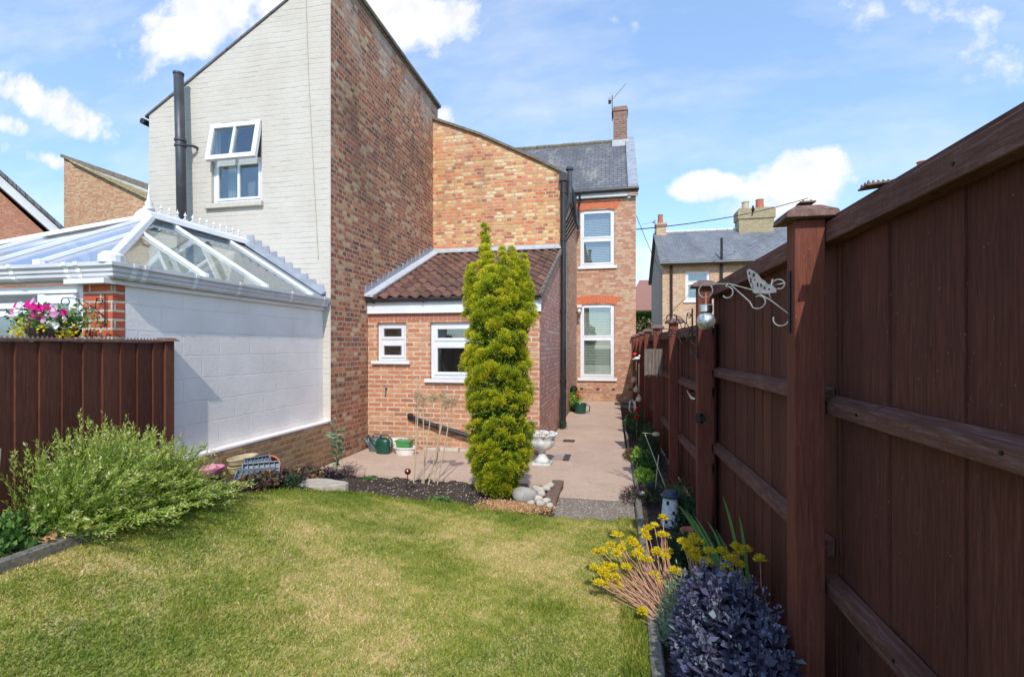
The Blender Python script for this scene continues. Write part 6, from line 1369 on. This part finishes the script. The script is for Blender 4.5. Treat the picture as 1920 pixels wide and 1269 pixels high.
b = MB(); b.lathe(q + Vector((0, 0, .02)), [(.001, 0), (.05, .03), (.062, .09), (.05, .14), (.034, .17), (.038, .20), (.025, .235), (.001, .245)], 12, 1, 1.3); b.hexa([q + Vector((-.02, .02, .04)), q + Vector((.02, .02, .04)), q + Vector((.02, .16, -.09)), q + Vector((-.02, .16, -.09))], [q + Vector((-.02, .03, .07)), q + Vector((.02, .03, .07)), q + Vector((.02, .17, -.07)), q + Vector((-.02, .17, -.07))])
b.tube([q + Vector((0, -.05, .21)), q + Vector((0, -.10, .20))], [.01, .002], 6); b.build('body', M['iron'], bi, smooth=True)
# chimney pots showing over the near fence
rh = thing('hidden_house', 'red chimney pots of a house hidden behind the tall fence', 'house', (14, 17, 0))
b = MB(); b.box(9.0, 20, 16, 22, 0, 5); b.build('wall', M['brick_bg_red'], rh)
b = MB(); b.box(9.15, 10.35, 17.5, 18.2, 4.9, 6.9); b.build('chimney', M['brick_bg_red'], rh)
for x in (9.5, 9.95): b = MB(); b.lathe((x, 17.85, 6.9), [(.14, 0), (.12, .5), (.15, .55), (.1, .55)], 12); b.build('chimney_pot', M['terracotta'], rh)
# brick end wall far left
fw_ = thing('brick_outbuilding', 'distant yellow red brick end wall with a mossy sloping coping', 'building', (-20, 17, 0))
b = MB(); b.prism_y([(-22.82, 0), (-12, 0), (-12, 4.62), (-18.48, 7.68), (-22.3, 9.42), (-22.82, 9.68)], 16.8, 17.1); b.build('end_wall', M['brick_bg'], fw_)
b = MB(); b.hexa([(-22.2, 16.62, 9.36), (-12, 16.62, 4.6), (-12, 17.1, 4.6), (-22.2, 17.1, 9.36)], [(-22.4, 16.66, 9.50), (-12, 16.66, 5.25), (-12, 17.1, 5.25), (-22.4, 17.1, 9.50)]); b.build('verge_tiles', M['moss_tile'], fw_)
b = MB(); b.hexa([(-22.45, 16.72, 9.50), (-12, 16.72, 5.27), (-12, 17.3, 5.27), (-22.45, 17.3, 9.50)], [(-22.5, 16.74, 9.62), (-12, 16.74, 5.62), (-12, 17.3, 5.62), (-22.5, 17.3, 9.62)]); b.build('flashing', M['lead_pale'], fw_)
b = MB(); b.hexa([(-22.9, 16.70, 9.66), (-12, 16.70, 5.64), (-12, 17.5, 5.64), (-22.9, 17.5, 9.66)], [(-22.9, 16.72, 9.80), (-12, 16.72, 5.98), (-12, 17.5, 5.98), (-22.9, 17.5, 9.80)]); b.build('ridge_coping', M['coping'], fw_)
b = MB(); b.box(-22.1, -21.5, 16.4, 16.7, 5.98, 6.12); b.ball((-21.9, 16.45, 6.0), .16, 10); b.build('security_light', M['white_pl'], fw_)
fh = thing('gabled_house', 'distant red brick gable with white bargeboard at the left edge', 'house', (-24, 15, 0))
def gp3(s_, z, d=0.):  # gable turned to face the garden: s_ along the gable, d away from it
    return (-20.4 + .56 * s_ - .83 * d, 15 + .83 * s_ + .56 * d, z)
def gprism(b, pts, d0, d1):
    n = len(pts); b.add([gp3(*p, d0) for p in pts] + [gp3(*p, d1) for p in pts], [tuple(range(n)), tuple(range(2 * n - 1, n - 1, -1))] + [(i, i + n, (i + 1) % n + n, (i + 1) % n) for i in range(n)]); return b
gprism(MB(), [(-9, 0), (.6, 0), (.6, 5.2), (-.3, 5.65), (-4.2, 9.9), (-9, 5.2)], 0, 9).build('gable_wall', M['brick_bg_red'], fh)
gprism(MB(), [(.75, 4.75), (.75, 5.12), (-4.2, 10.3), (-4.2, 9.93)], -.3, -.02).build('bargeboard', M['upvc'], fh)
gprism(MB(), [(.85, 5.06), (.85, 5.22), (-4.2, 10.48), (-4.2, 10.32)], -.42, 9.2).build('roof', M['slate'], fh)
